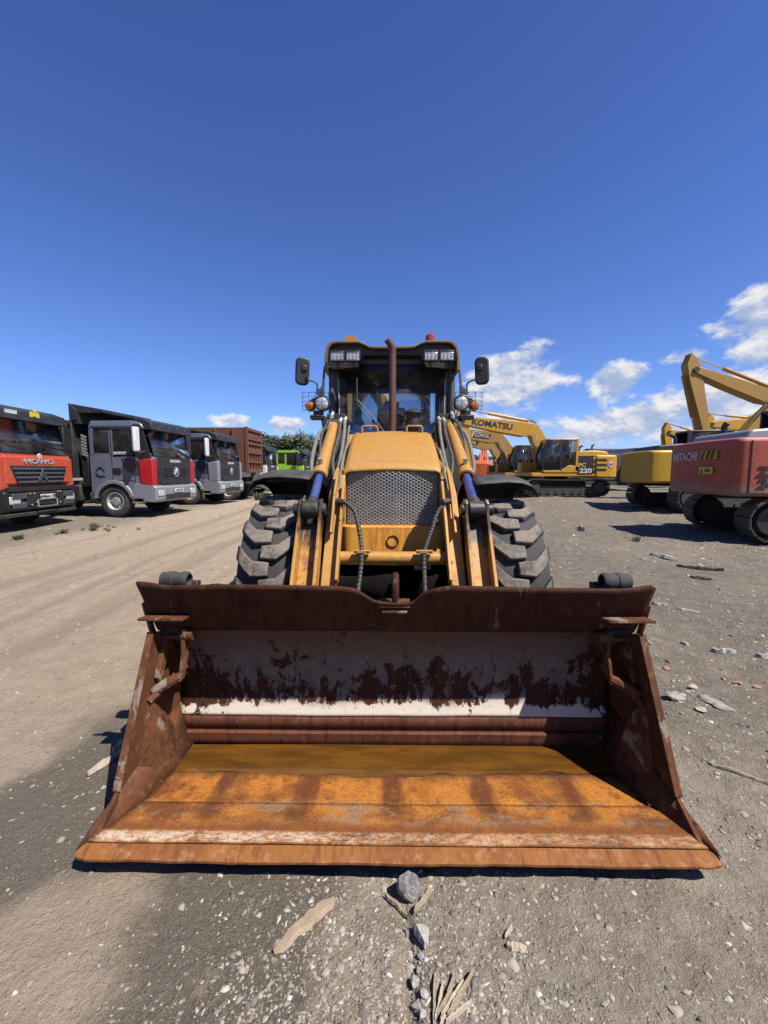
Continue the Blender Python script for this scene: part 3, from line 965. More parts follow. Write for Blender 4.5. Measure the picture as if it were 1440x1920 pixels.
# side plates, gussets, pivots
for sx in (-1, 1):
    side = [(1.90, .735), (1.86, .735), (1.565, .185), (1.40, .090), (1.40, .055), (1.85, .03), (2.06, .03), (2.10, .2), (2.115, .4), (2.09, .56), (2.00, .70)]
    o = LP(MB().prism(side, 'x', sx * 1.142, sx * 1.160), 'side_plate', 'rust_side', bevel=.003)
    MB().prism([(1.866, .742), (1.565, .182), (1.558, .188), (1.858, .750)], 'x', sx * 1.136, sx * 1.168).build('edge_strip', M['rust_brace'], o, bevel=.002)
    rows = [[(sx * 1.06, 2.045, .07), (sx * 1.06, 1.835, .068), (sx * 1.075, 1.70, .081), (sx * 1.088, 1.62, .092), (sx * 1.13, 1.50, .104), (sx * 1.168, 1.413, .106)],
            [(sx * 1.105, 2.05, .15), (sx * 1.105, 1.875, .13), (sx * 1.115, 1.74, .128), (sx * 1.124, 1.62, .130), (sx * 1.155, 1.49, .122), (sx * 1.182, 1.405, .100)],
            [(sx * 1.141, 2.06, .28), (sx * 1.141, 1.90, .255), (sx * 1.141, 1.73, .205), (sx * 1.143, 1.58, .182), (sx * 1.172, 1.475, .142), (sx * 1.192, 1.385, .095)]]
    LP(MB().grid(rows), 'corner_gusset', 'rust_side', solid=.008)
    fin = MB().add([(sx * 1.141, 1.800, .46), (sx * 1.141, 2.06, .12), (sx * 1.141, 1.68, .165), (sx * 1.078, 1.89, .085), (sx * 1.105, 1.84, .36)],
                   [(0, 1, 4), (1, 3, 4), (0, 4, 2), (2, 4, 3)])
    LP(fin, 'side_fin', 'rust_brace', smooth=0, solid=.006)
    LP(MB().box((sx * 1.085, 1.868, .815), (.21, .085, .012), (R(-6), 0, 0)), 'bracket_shelf', 'rust_brace', bevel=.002)
    LP(MB().prism([(1.885, .875), (1.905, .885), (1.92, .86), (1.955, .74), (1.985, .66), (1.975, .65), (1.955, .67), (1.93, .73)], 'x', sx * 1.185, sx * 1.205), 'outer_ear', 'rust_brace', bevel=.005)
    blk = MB().box((sx * 1.085, 1.985, .74), (.16, .07, .15))
    LP(blk, 'hinge_block', 'dark_iron', bevel=.008)
    LP(MB().cyl((sx * 1.10, 1.952, .775), (sx * 1.10, 1.944, .775), .022, 14), 'hinge_hole', 'black_print')
    LP(MB().prism([(1.945, .735), (1.955, .60), (1.90, .50), (1.86, .50), (1.905, .62), (1.915, .735)], 'x', sx * 1.020, sx * 1.038), 'inner_ear', 'rust_brace', bevel=.004)
    LP(MB().tube([(sx * 1.03, 1.885, .52), (sx * 1.08, 1.86, .50), (sx * 1.14, 1.83, .47)], [.022, .026, .02], 8), 'ear_foot', 'rust_brace')
    LP(MB().prism([(1.950, .728), (1.94, .60), (1.86, .50), (1.845, .53), (1.91, .66)], 'x', sx * 1.115, sx * 1.141), 'outer_gusset', 'rust_brace', bevel=.004)
    LP(MB().cyl((sx * .985, 1.930, .705), (sx * 1.05, 1.930, .705), .024, 10), 'hinge_pin', 'rust_brace', bevel=.003)
    LP(MB().cyl((sx * 1.03, 1.935, .695), (sx * 1.14, 1.935, .695), .011, 8), 'cross_rod', 'rust_brace')
    LP(MB().tube([(sx * 1.14, 1.79, .44), (sx * 1.06, 2.02, .52)], .017, 8), 'brace_bar', 'rust_brace')
    rp = [(r_ * .86, h_ * .84) for r_, h_ in ((.0, -.085), (.038, -.085), (.048, -.08), (.048, -.045), (.053, -.04), (.053, -.005), (.048, 0), (.048, .04), (.053, .045), (.053, .07), (.046, .082), (.036, .085), (.034, .05), (0, .05))]
    LP(MB().lathe([(r, -sx * h) for r, h in rp], (sx * 1.125, 2.06, .945), 'x', 22), 'pivot_roller', 'tyre_rubber')
    LP(MB().box((sx * 1.06, 2.10, .80), (.05, .05, .26), (R(-12), 0, 0)), 'roller_bracket', 'dark_iron', bevel=.006)
# bolts along the floor
for k in range(-3, 4):
    for dy in (0, .045):
        x = k * .387
        LP(MB().lathe([(0, .007), (.008, .007), (.012, .003), (.013, 0)], (x + .012 * (dy > 0), 1.535 + dy, .1005 - (1.535 + dy - 1.475) * .1), 'z', 10), 'floor_bolt', 'rust_step')
# lifting eye in the notch
LP(MB().tube(spline([(0.005, 1.89, .865), (0.005, 1.89, .96), (0.005, 1.93, 1.005), (0.005, 1.98, .96), (0.005, 1.985, .86)], 6), .018, 10), 'lifting_eye', 'rust_top')
LP(MB().box((0.0, 1.92, .874), (.15, .10, .016)).box((0.0, 1.885, .845), (.12, .03, .012)), 'eye_plate', 'rust_brace', bevel=.003)
# rear of the bucket: torsion box and hitch plates
LP(MB().prism([(2.125, .62), (2.24, .58), (2.24, .30), (2.125, .26)], 'x', -1.0, 1.0), 'torsion_box', 'rust_top', bevel=.01)

# rain water lying in the trough
P = [[(0.05 - 1.075 + 2.15 * i / 60, yy + (0.012 * math.sin(i * .9) + .014 * math.sin(i * .37 + 1) + .02 * max(0, (i - 38) / 22)) * (1 if j == 0 else 0), .0705) for i in range(61)] for j, yy in enumerate((1.807, 1.90, 2.037))]
wat = MB().grid(P).build('rain_water', M['rain_water'], None)
tag(wat, 'murky brown rain water lying in the bottom of the rusty bucket', 'water')

# --- loader arms, levers, cylinders
for sx in (-1, 1):
    up = [(4.40, 1.90), (3.9, 1.74), (3.08, 1.475), (2.86, 1.345), (2.66, 1.10), (2.22, .52)]
    lo = [(2.17, .36), (2.24, .36), (2.52, .80), (2.86, 1.16), (3.1, 1.27), (4.40, 1.62)]
    arm = LP(MB().prism(up + [lo[0]] + lo[1:], 'x', sx * .355, sx * .445), 'loader_arm', 'yellow_arm', bevel=.006)
    LP(MB().prism([(2.95, 1.40), (2.70, 1.13), (2.45, .82), (2.40, .86), (2.64, 1.17), (2.88, 1.44)], 'x', sx * .335, sx * .353), 'arm_rib', 'yellow_arm', bevel=.003)
    LP(MB().prism([(3.02, 1.49), (2.80, 1.31), (2.62, 1.10), (2.58, 1.12), (2.78, 1.36), (3.0, 1.53)], 'x', sx * .39, sx * .405), 'arm_rib', 'yellow_arm', bevel=.003)
    for xx in (.468, .602):
        pl = [(2.615, 1.30), (2.60, 1.23), (2.36, .86), (2.10, .42), (2.22, .40), (2.50, .86), (2.71, 1.21), (2.715, 1.29), (2.68, 1.325), (2.64, 1.325)]
        LP(MB().prism(pl, 'x', sx * (xx - .010), sx * (xx + .010)), 'tilt_lever', 'lever_yellow', bevel=.003)
    LP(MB().prism([(2.665, 1.165), (2.45, .84), (2.18, .42), (2.20, .41), (2.47, .83), (2.685, 1.155)], 'x', sx * .479, sx * .591), 'lever_web', 'lever_yellow', bevel=.002)
    LP(MB().cyl((sx * .435, 2.65, 1.258), (sx * .645, 2.65, 1.258), .040, 16), 'lever_pin', 'greasy_iron', bevel=.006)
    LP(MB().cyl((sx * .485, 2.65, 1.256), (sx * .585, 2.65, 1.256), .058, 18), 'rod_eye', 'greasy_iron', bevel=.006)
    j = Vector((sx * .535, 2.65, 1.256))
    gl = Vector((sx * .552, 3.08, 1.462))
    tp = Vector((sx * .558, 4.02, 1.945))
    LP(MB().tube([j, j + (gl - j) * .22, j + (gl - j) * .24], [.048, .044, .034], 14), 'rod_collar', 'greasy_iron')
    LP(MB().cyl(j, gl + (tp - gl) * .1, .032, 18), 'piston_rod', 'rod_blue')
    d = (tp - gl)
    LP(MB().tube([gl, gl + d * .004, gl + d * .075, gl + d * .08, gl + d * .92, tp], [.050, .060, .060, .053, .050, .045], 20), 'cylinder_barrel', 'yellow')
    LP(MB().cyl(gl - d * .004, gl + d * .02, .046, 18), 'rod_seal', 'black_plastic')
    LP(MB().cyl((sx * .49, 4.03, 1.955), (sx * .63, 4.03, 1.955), .05, 14), 'cylinder_eye', 'dark_iron', bevel=.004)
    # port blocks, hoses and steel pipes
    LP(MB().cyl(gl + d * .12 + Vector((0, -.02, .03)), gl + d * .12 + Vector((0, -.05, .085)), .018, 8), 'port_fitting', 'fitting')
    hx = sx
    LP(MB().tube(spline([(hx * .60, 3.95, 1.94), (hx * .665, 3.75, 1.83), (hx * .668, 3.45, 1.62), (hx * .645, 3.3, 1.50), (hx * .61, 3.32, 1.50)], 8), .017, 8), 'hydraulic_hose', 'hose_dusty')
    LP(MB().tube(spline([(hx * .50, 4.0, 1.97), (hx * .475, 3.7, 1.83), (hx * .485, 3.35, 1.60), (hx * .455, 3.2, 1.46), (hx * .47, 3.1, 1.36)], 8), .017, 8), 'hydraulic_hose', 'hose')
    LP(MB().tube(spline([(hx * .46, 4.05, 1.99), (hx * .435, 3.75, 1.83), (hx * .43, 3.4, 1.60), (hx * .44, 3.12, 1.43)], 8), .015, 8), 'hydraulic_hose', 'hose_dusty')
    LP(MB().tube(spline([(hx * .42, 4.1, 1.95), (hx * .405, 3.7, 1.74), (hx * .40, 3.3, 1.585), (hx * .385, 3.0, 1.43), (hx * .37, 2.85, 1.31)], 8), .010, 8), 'steel_pipe', 'hose_dusty')
    LP(MB().tube(spline([(hx * .57, 4.05, 2.02), (hx * .60, 3.85, 1.95), (hx * .615, 3.6, 1.80), (hx * .59, 3.36, 1.61)], 8), .011, 8), 'steel_pipe', 'hose')
    for (fx, fy, fz) in ((.60, 3.96, 1.955), (.50, 4.0, 1.985), (.46, 4.05, 2.0), (.585, 4.04, 2.045)):
        LP(MB().tube([(hx * fx, fy, fz - .03), (hx * fx, fy, fz), (hx * (fx - .01), fy + .03, fz + .03)], [.021, .022, .016], 8), 'hose_fitting', 'fitting')
    LP(MB().box((hx * .53, 4.12, 2.03), (.16, .10, .07)).box((hx * .60, 4.16, 2.02), (.08, .12, .10)), 'valve_block', 'dark_iron', bevel=.006)
    # guarded hose that runs down to the bucket
    if sx < 0:
        path = [(-.37, 2.76, 1.30), (-.315, 2.72, 1.295), (-.25, 2.66, 1.24), (-.213, 2.60, 1.10), (-.198, 2.545, .985), (-.205, 2.49, .86), (-.22, 2.40, .74)]
    else:
        path = [(.37, 2.76, 1.30), (.30, 2.72, 1.24), (.255, 2.66, 1.13), (.215, 2.60, 1.04), (.195, 2.545, .985), (.193, 2.49, .86), (.193, 2.40, .70)]
    pts = spline(path, 16)
    LP(MB().tube(pts, [.0125 + (.0035 if i % 3 == 0 else 0) for i in range(len(pts))], 8), 'guarded_hose', 'hose')
    LP(MB().tube([(sx * .385, 2.80, 1.30), (sx * .37, 2.76, 1.305), (sx * .33, 2.735, 1.30)], [.020, .024, .019], 8), 'hose_fitting', 'hose')
    LP(MB().box((sx * .196, 2.545, 1.002), (.105, .03, .020)), 'hose_clamp', 'yellow_arm', bevel=.003)
    for bx in (-.038, .038):
        LP(MB().lathe([(0, -.012), (.008, -.012), (.009, 0)], (sx * .196 + bx, 2.530, 1.002), 'y', 6), 'clamp_bolt', 'bolt_steel')
    # loader tower
    LP(MB().prism([(4.05, 1.2), (4.05, 1.6), (4.18, 2.0), (4.5, 2.0), (4.5, 1.2)], 'x', sx * .47, sx * .70), 'loader_tower', 'dark_iron', bevel=.01)
LP(MB().cyl((-.356, 2.60, .950), (.356, 2.60, .950), .042, 24), 'cross_tube', 'yellow')
for sx in (-1, 1):
    LP(MB().lathe([(.041, 0), (.049, -sx * .003), (.050, -sx * .010), (.043, -sx * .016)], (sx * .352, 2.60, .950), 'x', 24), 'weld_collar', 'yellow_arm')
    for (yy, zz) in ((2.42, .70), (2.92, 1.27), (3.35, 1.43)):
        LP(MB().lathe([(0, -sx * .014), (.020, -sx * .014), (.024, -sx * .008), (.026, 0)], (sx * .354, yy, zz), 'x', 12), 'pivot_boss', 'bolt_steel')
    for zz in (1.02, 1.30, 1.20):
        LP(MB().lathe([(0, -.007), (.007, -.007), (.009, 0)], (sx * .372, 3.108, zz + .12), 'y', 6), 'frame_bolt', 'bolt_steel')

# --- hood and grille
hp = [(4.42, 1.885), (3.95, 1.868), (3.72, 1.80), (3.42, 1.672), (3.20, 1.572), (3.12, 1.528), (3.098, 1.503)]
hw = .372
rows = []
for (y, z) in hp:
    row = [(-hw, y + .0, z - .40 if y > 3.3 else z - .30 * max(0, (y - 3.12)) / .2)]
    cr_ = .055
    for a in range(0, 91, 15):
        row.append((-hw + cr_ - cr_ * math.cos(R(a)), y, z - cr_ + cr_ * math.sin(R(a))))
    row += [(x, y, z + .012 * (1 - (x / .3) ** 2)) for x in (-.2, -.1, 0, .1, .2)]
    for a in range(90, -1, -15):
        row.append((hw - cr_ + cr_ * math.cos(R(a)), y, z - cr_ + cr_ * math.sin(R(a))))
    row.append((hw, row[0][1], row[0][2]))
    rows.append(row)
hood = LP(MB().grid(rows), 'hood', 'yellow', solid=.012, smooth=50)


def hoodz(y):
    for a, b in zip(hp, hp[1:]):
        if b[0] <= y <= a[0]:
            return b[1] + (a[1] - b[1]) * (y - b[0]) / (a[0] - b[0])
    return hp[0][1]


crease = [(-.235, 3.86), (-.235, 3.5), (-.23, 3.32), (-.20, 3.22), (-.13, 3.19), (0, 3.185), (.13, 3.19), (.20, 3.22), (.23, 3.32), (.235, 3.5), (.235, 3.86)]
cp = [(p.x, p.y, hoodz(p.y) + .012 * (1 - (p.x / .3) ** 2) + .004) for p in spline([(a, b, 0) for a, b in crease], 6)]
MB().tube(cp, .0045, 6).build('panel_crease', M['yellow'], hood)
for cxh in (-.21, .21):
    pts = [(cxh - .073, 3.92, 1.86), (cxh - .073, 3.92, 1.915), (cxh - .06, 3.92, 1.93), (cxh + .06, 3.92, 1.93), (cxh + .073, 3.92, 1.915), (cxh + .073, 3.92, 1.86)]
    LP(MB().tube(pts, .010, 8), 'hood_handle', 'yellow')
# honeycomb grille in front of the radiator
mb = MB()
hr = .0148
cols = 26
for i in range(-cols, cols + 1):
    for k in range(18):
        cx0 = i * hr * 1.5
        cz0 = 1.105 + k * hr * 1.732 + (hr * .866 if i % 2 else 0)
        if abs(cx0) > .352 or cz0 > 1.49:
            continue
        cyv = 3.10 + .09 * (cx0 / .36) ** 2 * .5
        o6 = [(cx0 + hr * math.cos(R(60 * q)), cyv, cz0 + hr * math.sin(R(60 * q))) for q in range(6)]
        i6 = [(cx0 + hr * .74 * math.cos(R(60 * q)), cyv - .003, cz0 + hr * .74 * math.sin(R(60 * q))) for q in range(6)]
        mb.add(o6 + i6, [(q, (q + 1) % 6, 6 + (q + 1) % 6, 6 + q) for q in range(6)])
o = LP(mb, 'grille_mesh', 'mesh_black', smooth=0)
o['kind'] = 'stuff'
mb = MB().box((0, 3.185, 1.30), (.70, .03, .42))
for k in range(34):
    mb.box((0, 3.168, 1.105 + k * .0118), (.68, .01, .0035))
LP(mb, 'radiator', 'radiator')
for sx in (-1, 1):
    LP(MB().box((sx * .372, 3.16, 1.29), (.026, .10, .42)), 'grille_frame', 'yellow_arm', bevel=.006)
    LP(MB().box((sx * .36, 3.78, 1.30), (.02, 1.1, .30)), 'engine_side_panel', 'dark_iron')
# front bumper plate with rounded corners
bo = [(-.405, 3.5), (-.405, 3.14)] + [(-.405 + .10 - .10 * math.cos(R(a)), 3.14 - .10 * math.sin(R(a))) for a in range(10, 91, 16)] + [(0, 3.030)] + [(.405 - .10 + .10 * math.cos(R(a)), 3.14 - .10 * math.sin(R(a))) for a in range(90, 9, -16)] + [(.405, 3.14), (.405, 3.5)]
m, t, b = newmat('bumper_yellow')
v = coord(t)
s = t.n('ShaderNodeSeparateXYZ')
t.link(v, s.inputs[0])
nn = t.noise(t.mapv(v, (9, 9, 1.3)), 3.0, 6, 0.65)
n2 = t.noise(v, 14, 6, 0.7)
runs = t.m('MULTIPLY', t.ss(nn, 0.38, 0.60), t.ss(t.m('ABSOLUTE', s.outputs[0]), 0.30, 0.10))
topr = t.ss(s.outputs[2], 1.05, 1.095)
c = t.mix(t.ss(n2, 0.3, 0.7), (0.54, 0.262, 0.034), (0.60, 0.295, 0.04))
c = t.mix(t.m('MULTIPLY', t.m('MAXIMUM', runs, t.m('MULTIPLY', topr, t.ss(n2, 0.35, 0.6))), 0.78), c, (0.36, 0.10, 0.020))
t.put(b.inputs['Base Color'], c)
b.inputs['Roughness'].default_value = 0.5
LP(MB().prism(bo, 'z', .80, 1.097), 'front_bumper', 'bumper_yellow', bevel=.008)
LP(MB().lathe([(0, .004), (.03, .006), (.038, .004), (.042, 0)], (0, 3.028, .985), 'y', 18).lathe([(.040, -.004), (.046, -.004), (.046, .004)], (0, 3.028, .985), 'y', 18), 'rusty_cap', 'rust_top')
# chassis, axle, belly
LP(MB().box((0, 4.5, .86), (.62, 2.3, .30)).box((0, 3.75, .98), (.55, .7, .5)), 'chassis', 'belly_shade', bevel=.01)
ax = LP(MB().tube([(-.62, 3.12, .66), (-.45, 3.12, .64), (-.2, 3.12, .62), (0, 3.12, .60), (.2, 3.12, .62), (.45, 3.12, .63), (.62, 3.12, .63)], [.15, .08, .10, .15, .10, .08, .15], 16), 'front_axle', 'belly_shade')
LP(MB().box((.22, 2.95, .86), (.09, .06, .07), (0, .2, .3)).cyl((.16, 2.97, .80), (.28, 2.97, .80), .02, 8), 'steering_linkage', 'steel_grey', bevel=.008)
LP(MB().box((0, 4.6, .6), (1.1, 1.4, .35)), 'belly_tank', 'belly_shade', bevel=.02)

# --- wheels
WR = .655


def tyre_unit(cx, cz, mirror):
    prof = [(r, w * .93) for r, w in ((.36, -.17), (.40, -.195), (.50, -.212), (.57, -.210), (.605, -.195), (.618, -.16), (.626, -.08), (.628, 0), (.626, .08), (.618, .16), (.605, .195), (.57, .210), (.50, .212), (.40, .195), (.36, .17))]
    ty_ = MB().lathe(prof, (0, 0, 0), 'x', 48).build('tyre', M['tyre_rubber'], loader)
    ty_.location = (cx, 0, cz)
    MB().lathe([(.36, -.15), (.33, -.15), (.30, -.02), (.16, .0), (0, .0)], (0, 0, 0), 'x', 28).lathe([(.36, .15), (.33, .15), (.30, .05), (.16, .03), (0, .03)], (0, 0, 0), 'x', 28).build('rim', M['yellow_arm'], ty_)
    return ty_


def lug_mesh(sgn):
    """one R4-style tread bar from the middle of the tyre over the shoulder; sgn picks the half"""
    st = [(-.030, .030, .618, .668), (.030, .030, .618, .671), (.080, .030, .617, .669), (.130, -.012, .612, .663), (.180, -.068, .600, .650), (.212, -.098, .560, .606), (.216, -.106, .520, .535)]
    wb = [.050, .056, .058, .058, .060, .058, .046]
    wt_ = [.038, .044, .047, .047, .050, .048, .038]
    vs, fs_ = [], []
    for (x, a, r0, r1), b0, b1 in zip(st, wb, wt_):
        for (w, r) in ((-b0, r0), (-b1, r1), (b1, r1), (b0, r0)):
            th = (a + w) / .64
            vs.append((sgn * x * .93, -r * math.sin(th), r * math.cos(th)))
    n = len(st)
    for i in range(n - 1):
        for k in range(3):
            fs_.append((i * 4 + k, i * 4 + k + 1, (i + 1) * 4 + k + 1, (i + 1) * 4 + k))
    fs_ += [(0, 1, 2, 3), (n * 4 - 1, n * 4 - 2, n * 4 - 3, n * 4 - 4)]
    return MB().add(vs, fs_)


NL = 19
t1 = tyre_unit(-.805, .665, 1)
t2 = tyre_unit(.805, .635, -1)
la = lug_mesh(1).build('tread_lug', M['tread_rubber'], t1, bevel=.006)
lb = lug_mesh(-1).build('tread_lug', M['tread_rubber'], t1, bevel=.006)
la.rotation_euler.x = 0
lb.rotation_euler.x = 2 * math.pi / NL * .5
for tyr in (t1, t2):
    for k in range(NL):
        for src, off in ((la, 0), (lb, .5)):
            if tyr is t1 and k == 0:
                continue
            q = dup(src, tyr)
            q.rotation_euler.x = 2 * math.pi / NL * (k + off) + (0 if tyr is t1 else .11)
# rear wheels, narrower view behind
for sx in (-1, 1):
    rw = MB().lathe([(.34, -.2), (.45, -.23), (.62, -.235), (.68, -.20), (.70, 0), (.68, .20), (.62, .235), (.45, .23), (.34, .2)], (0, 0, 0), 'x', 40)
    for k in range(20):
        a = 2 * math.pi * k / 20
        for s2 in (-1, 1):
            rw.box((s2 * .11, .70 * math.cos(a + .08 * s2), .70 * math.sin(a + .08 * s2)), (.2, .07, .07), (a + .08 * s2, 0, 0))
    o = rw.build('rear_tyre', M['tyre_rubber'], loader)
    o.location = (sx * .92, 5.35 - LY, .70)
    MB().lathe([(.34, .14), (.30, .14), (.26, .04), (0, .04)], (0, 0, 0), 'x', 24).lathe([(.34, -.14), (.30, -.14), (.26, -.04), (0, -.04)], (0, 0, 0), 'x', 24).build('rear_rim', M['yellow_arm'], o)
# fenders over the front wheels
for sx in (-1, 1):
    rows = []
    for q in range(17):
        a = R(20 - 115 * q / 16)
        rr = .83 if sx < 0 else .80
        cz = .675 if sx < 0 else .665
        row = []
        for (x, dr) in ((.58, -.01), (.64, 0), (.80, .012), (.90, .005), (.97, -.02), (1.005, -.055), (1.02, -.10)):
            row.append((sx * x, 3.14 - (rr + dr) * math.sin(a), cz + (rr + dr) * math.cos(a)))
        rows.append(row)
    fe = LP(MB().grid(rows), 'front_fender', 'fender_rubber', solid=.010, smooth=50)
    MB().box((sx * .66, 3.25, 1.27), (.06, .10, .44), (0, sx * R(-10), 0)).box((sx * .80, 3.2, 1.44), (.36, .08, .03)).build('fender_bracket', M['dark_iron'], fe, bevel=.006)

# --- cab
LP(MB().box((0, 5.15, 1.45), (1.30, 1.35, .55)), 'cab_base', 'cab_grey', bevel=.02)
LP(MB().box((0, 4.47, 1.74), (1.28, .07, .22)), 'cowl', 'black_plastic', bevel=.01)
sec = [(-.705, 2.55), (-.70, 2.70), (-.682, 2.80), (-.64, 2.845), (-.58, 2.855), (-.36, 2.855), (-.30, 2.835), (-.24, 2.805), (-.16, 2.80), (.16, 2.80), (.24, 2.805), (.30, 2.835), (.36, 2.855), (.58, 2.855), (.64, 2.845), (.682, 2.80), (.70, 2.70), (.705, 2.55)]
ins = [(x * .965, z - .022) for x, z in sec]
ins[0] = (sec[0][0] + .03, 2.55)
ins[-1] = (sec[-1][0] - .03, 2.55)
LP(MB().prism(sec + ins[::-1], 'y', 4.40, 5.95), 'roof_shell', 'roof_dark', bevel=.004)
brow = [(x * .962, z - .0245) for x, z in sec if z > 2.6]
brow = [(-.672, 2.60)] + brow + [(.672, 2.60), (.60, 2.58), (.36, 2.60), (.30, 2.725), (-.30, 2.725), (-.36, 2.60), (-.60, 2.58)]
LP(MB().prism(brow, 'y', 4.46, 4.60), 'roof_brow', 'black_plastic', bevel=.006)
LP(MB().box((0, 5.25, 2.735), (1.24, 1.25, .04)), 'headliner', 'seat_cloth')
gl4 = [(-.60, 4.50, 1.72), (.60, 4.50, 1.72), (.615, 4.60, 2.70), (-.615, 4.60, 2.70)]
LP(MB().add(gl4, [(0, 1, 2, 3)]), 'windscreen', 'cab_glass', solid=.006)
LP(MB().box((0, 4.600, 2.655), (1.2, .012, .13)), 'sun_band', 'cab_grey')
for sx in (-1, 1):
    LP(MB().tube([(sx * .655, 4.50, 1.60), (sx * .652, 4.53, 2.1), (sx * .648, 4.59, 2.66)], .034, 10), 'front_pillar', 'cab_grey')
    LP(MB().box((sx * .605, 4.555, 2.18), (.05, .02, .98), (R(-5.5), 0, 0)), 'screen_frame', 'cab_grey', bevel=.004)
    LP(MB().tube([(sx * .575, 4.524, 1.93), (sx * .570, 4.545, 2.20), (sx * .580, 4.575, 2.50)], .007, 6), 'screen_trim', 'steel_grey')
    LP(MB().box((sx * .64, 5.82, 2.2), (.06, .08, 1.1)), 'rear_pillar', 'cab_grey', bevel=.01)
    LP(MB().box((sx * .475, 5.80, 2.25), (.13, .05, 1.0)), 'rear_window_post', 'cab_grey', bevel=.01)
    LP(MB().box((sx * .64, 5.2, 2.68), (.06, 1.3, .07)), 'roof_rail', 'cab_grey', bevel=.01)
    LP(MB().add([(sx * .662, 4.56, 1.75), (sx * .662, 5.78, 1.75), (sx * .662, 5.78, 2.66), (sx * .662, 4.62, 2.66)], [(0, 1, 2, 3)]), 'side_window', 'cab_glass', solid=.005)
    # lamp rail and mirror arms
    LP(MB().tube([(sx * .645, 4.50, 2.60), (sx * .69, 4.45, 2.605), (sx * .705, 4.42, 2.59), (sx * .715, 4.40, 2.45), (sx * .722, 4.39, 2.28)], .013, 8), 'lamp_rail', 'cab_grey')
    LP(MB().box((sx * .724, 4.39, 2.335), (.036, .036, .11)).box((sx * .765, 4.39, 2.335), (.05, .03, .065)), 'mirror_clamp', 'cab_grey', bevel=.004)
    LP(MB().tube(spline([(sx * .778, 4.39, 2.36), (sx * .785, 4.39, 2.415), (sx * .82, 4.385, 2.440), (sx * .87, 4.375, 2.455), (sx * .885, 4.37, 2.50)], 5), .0085, 8), 'mirror_arm', 'black_plastic')
    mo = []
    for cx_, cz_, a0 in ((.020, .088, 0), (-.020, .088, 90), (-.020, -.088, 180), (.020, -.088, 270)):
        mo += arc(cx_, cz_, .052, a0, a0 + 90, 5)
    mi = MB().prism(mo, 'y', -.030, .026).build('mirror', M['black_plastic'], loader, bevel=.018, seg=4)
    mi.location = (sx * .935, 4.40 - LY, 2.545)
    mi.rotation_euler = (R(3), R(-3 * sx), R(-14 * sx))
    MB().box((-sx * .02, -.034, .03), (.055, .025, .06)).build('mirror_mount', M['black_plastic'], mi, bevel=.01)
    MB().box((0, .027, 0), (.10, .004, .22)).build('mirror_glass', M['mirror_face'], mi, bevel=.001)
    # head lamp with indicator
    hl = LP(MB().lathe([(.0, .07), (.05, .07), (.078, .03), (.083, -.01), (.083, -.045), (.072, -.050), (.068, -.042), (.066, -.03), (0, -.022)], (sx * .718, 4.35, 2.208), 'y', 28), 'headlamp', 'black_plastic')
    MB().lathe([(.067, -.040), (.05, -.050), (.025, -.056), (0, -.058)], (sx * .718, 4.35, 2.208), 'y', 24).build('lamp_lens', M['lamp_glass'], hl)
    MB().lathe([(.060, -.024), (.03, -.018), (0, -.018)], (sx * .718, 4.35, 2.208), 'y', 24).build('lamp_reflector', M['reflector'], hl)
    ind = LP(MB().lathe([(.0, -.058), (.028, -.052), (.047, -.030), (.052, 0), (.05, .03), (0, .03)], (sx * .852, 4.36, 2.178), 'y', 20), 'indicator', 'amber_lens')
    LP(MB().prism([(sx * .73, 2.285), (sx * .82, 2.262), (sx * .90, 2.205), (sx * .905, 2.19), (sx * .80, 2.20), (sx * .73, 2.14)], 'y', 4.335, 4.40), 'lamp_shroud', 'black_plastic', bevel=.006)
    mb = MB()
    gx0, gx1, gz0, gz1, gy = .645, .912, 2.13, 2.305, 4.255
    for k in range(5):
        z = gz0 + (gz1 - gz0) * k / 4
        mb.tube([(sx * gx0, gy, z), (sx * gx1, gy, z), (sx * gx1, 4.37, z)], .0022, 4)
    for k in range(5):
        x = gx0 + (gx1 - gx0) * k / 4
        mb.tube([(sx * x, 4.34, gz1), (sx * x, gy, gz1), (sx * x, gy, gz0), (sx * x, 4.34, gz0)], .0022, 4)
    LP(mb, 'lamp_guard', 'black_plastic')
    LP(MB().box((sx * .775, 4.36, 2.065), (.145, .10, .045)).box((sx * .765, 4.36, 2.11), (.10, .07, .05)), 'lamp_bracket', 'black_plastic', bevel=.008)
    LP(MB().box((sx * .70, 4.38, 2.02), (.05, .05, .12)), 'bracket_post', 'cab_grey', bevel=.006)
    LP(MB().tube(spline([(sx * .735, 4.37, 2.05), (sx * .72, 4.36, 1.97), (sx * .69, 4.37, 1.93), (sx * .68, 4.4, 1.75)], 6), .007, 6), 'lamp_cable', 'hose')
    for xl in (.400, .562):
        lm = LP(MB().box((sx * xl, 4.36, 2.682), (.150, .055, .105)), 'work_lamp', 'black_plastic', bevel=.008)
        MB().box((sx * xl, 4.3345, 2.675), (.128, .008, .078)).build('lamp_lens', M['lamp_glass'], lm, bevel=.003)
        mb = MB()
        for k in range(4):
            mb.tube([(sx * xl - .078, 4.30, 2.632 + k * .033), (sx * xl + .078, 4.30, 2.632 + k * .033)], .0022, 4)
        for k in range(5):
            mb.tube([(sx * xl - .078 + k * .039, 4.36, 2.735), (sx * xl - .078 + k * .039, 4.30, 2.735), (sx * xl - .078 + k * .039, 4.30, 2.632)], .0022, 4)
        mb.build('lamp_guard', M['black_plastic'], lm)
        MB().box((sx * xl, 4.40, 2.61), (.03, .03, .05)).build('lamp_foot', M['cab_grey'], lm)
LP(MB().box((0, 5.80, 2.66), (1.3, .06, .16)).box((0, 5.80, 1.78), (1.3, .06, .22)), 'rear_window_frame', 'cab_grey', bevel=.01)
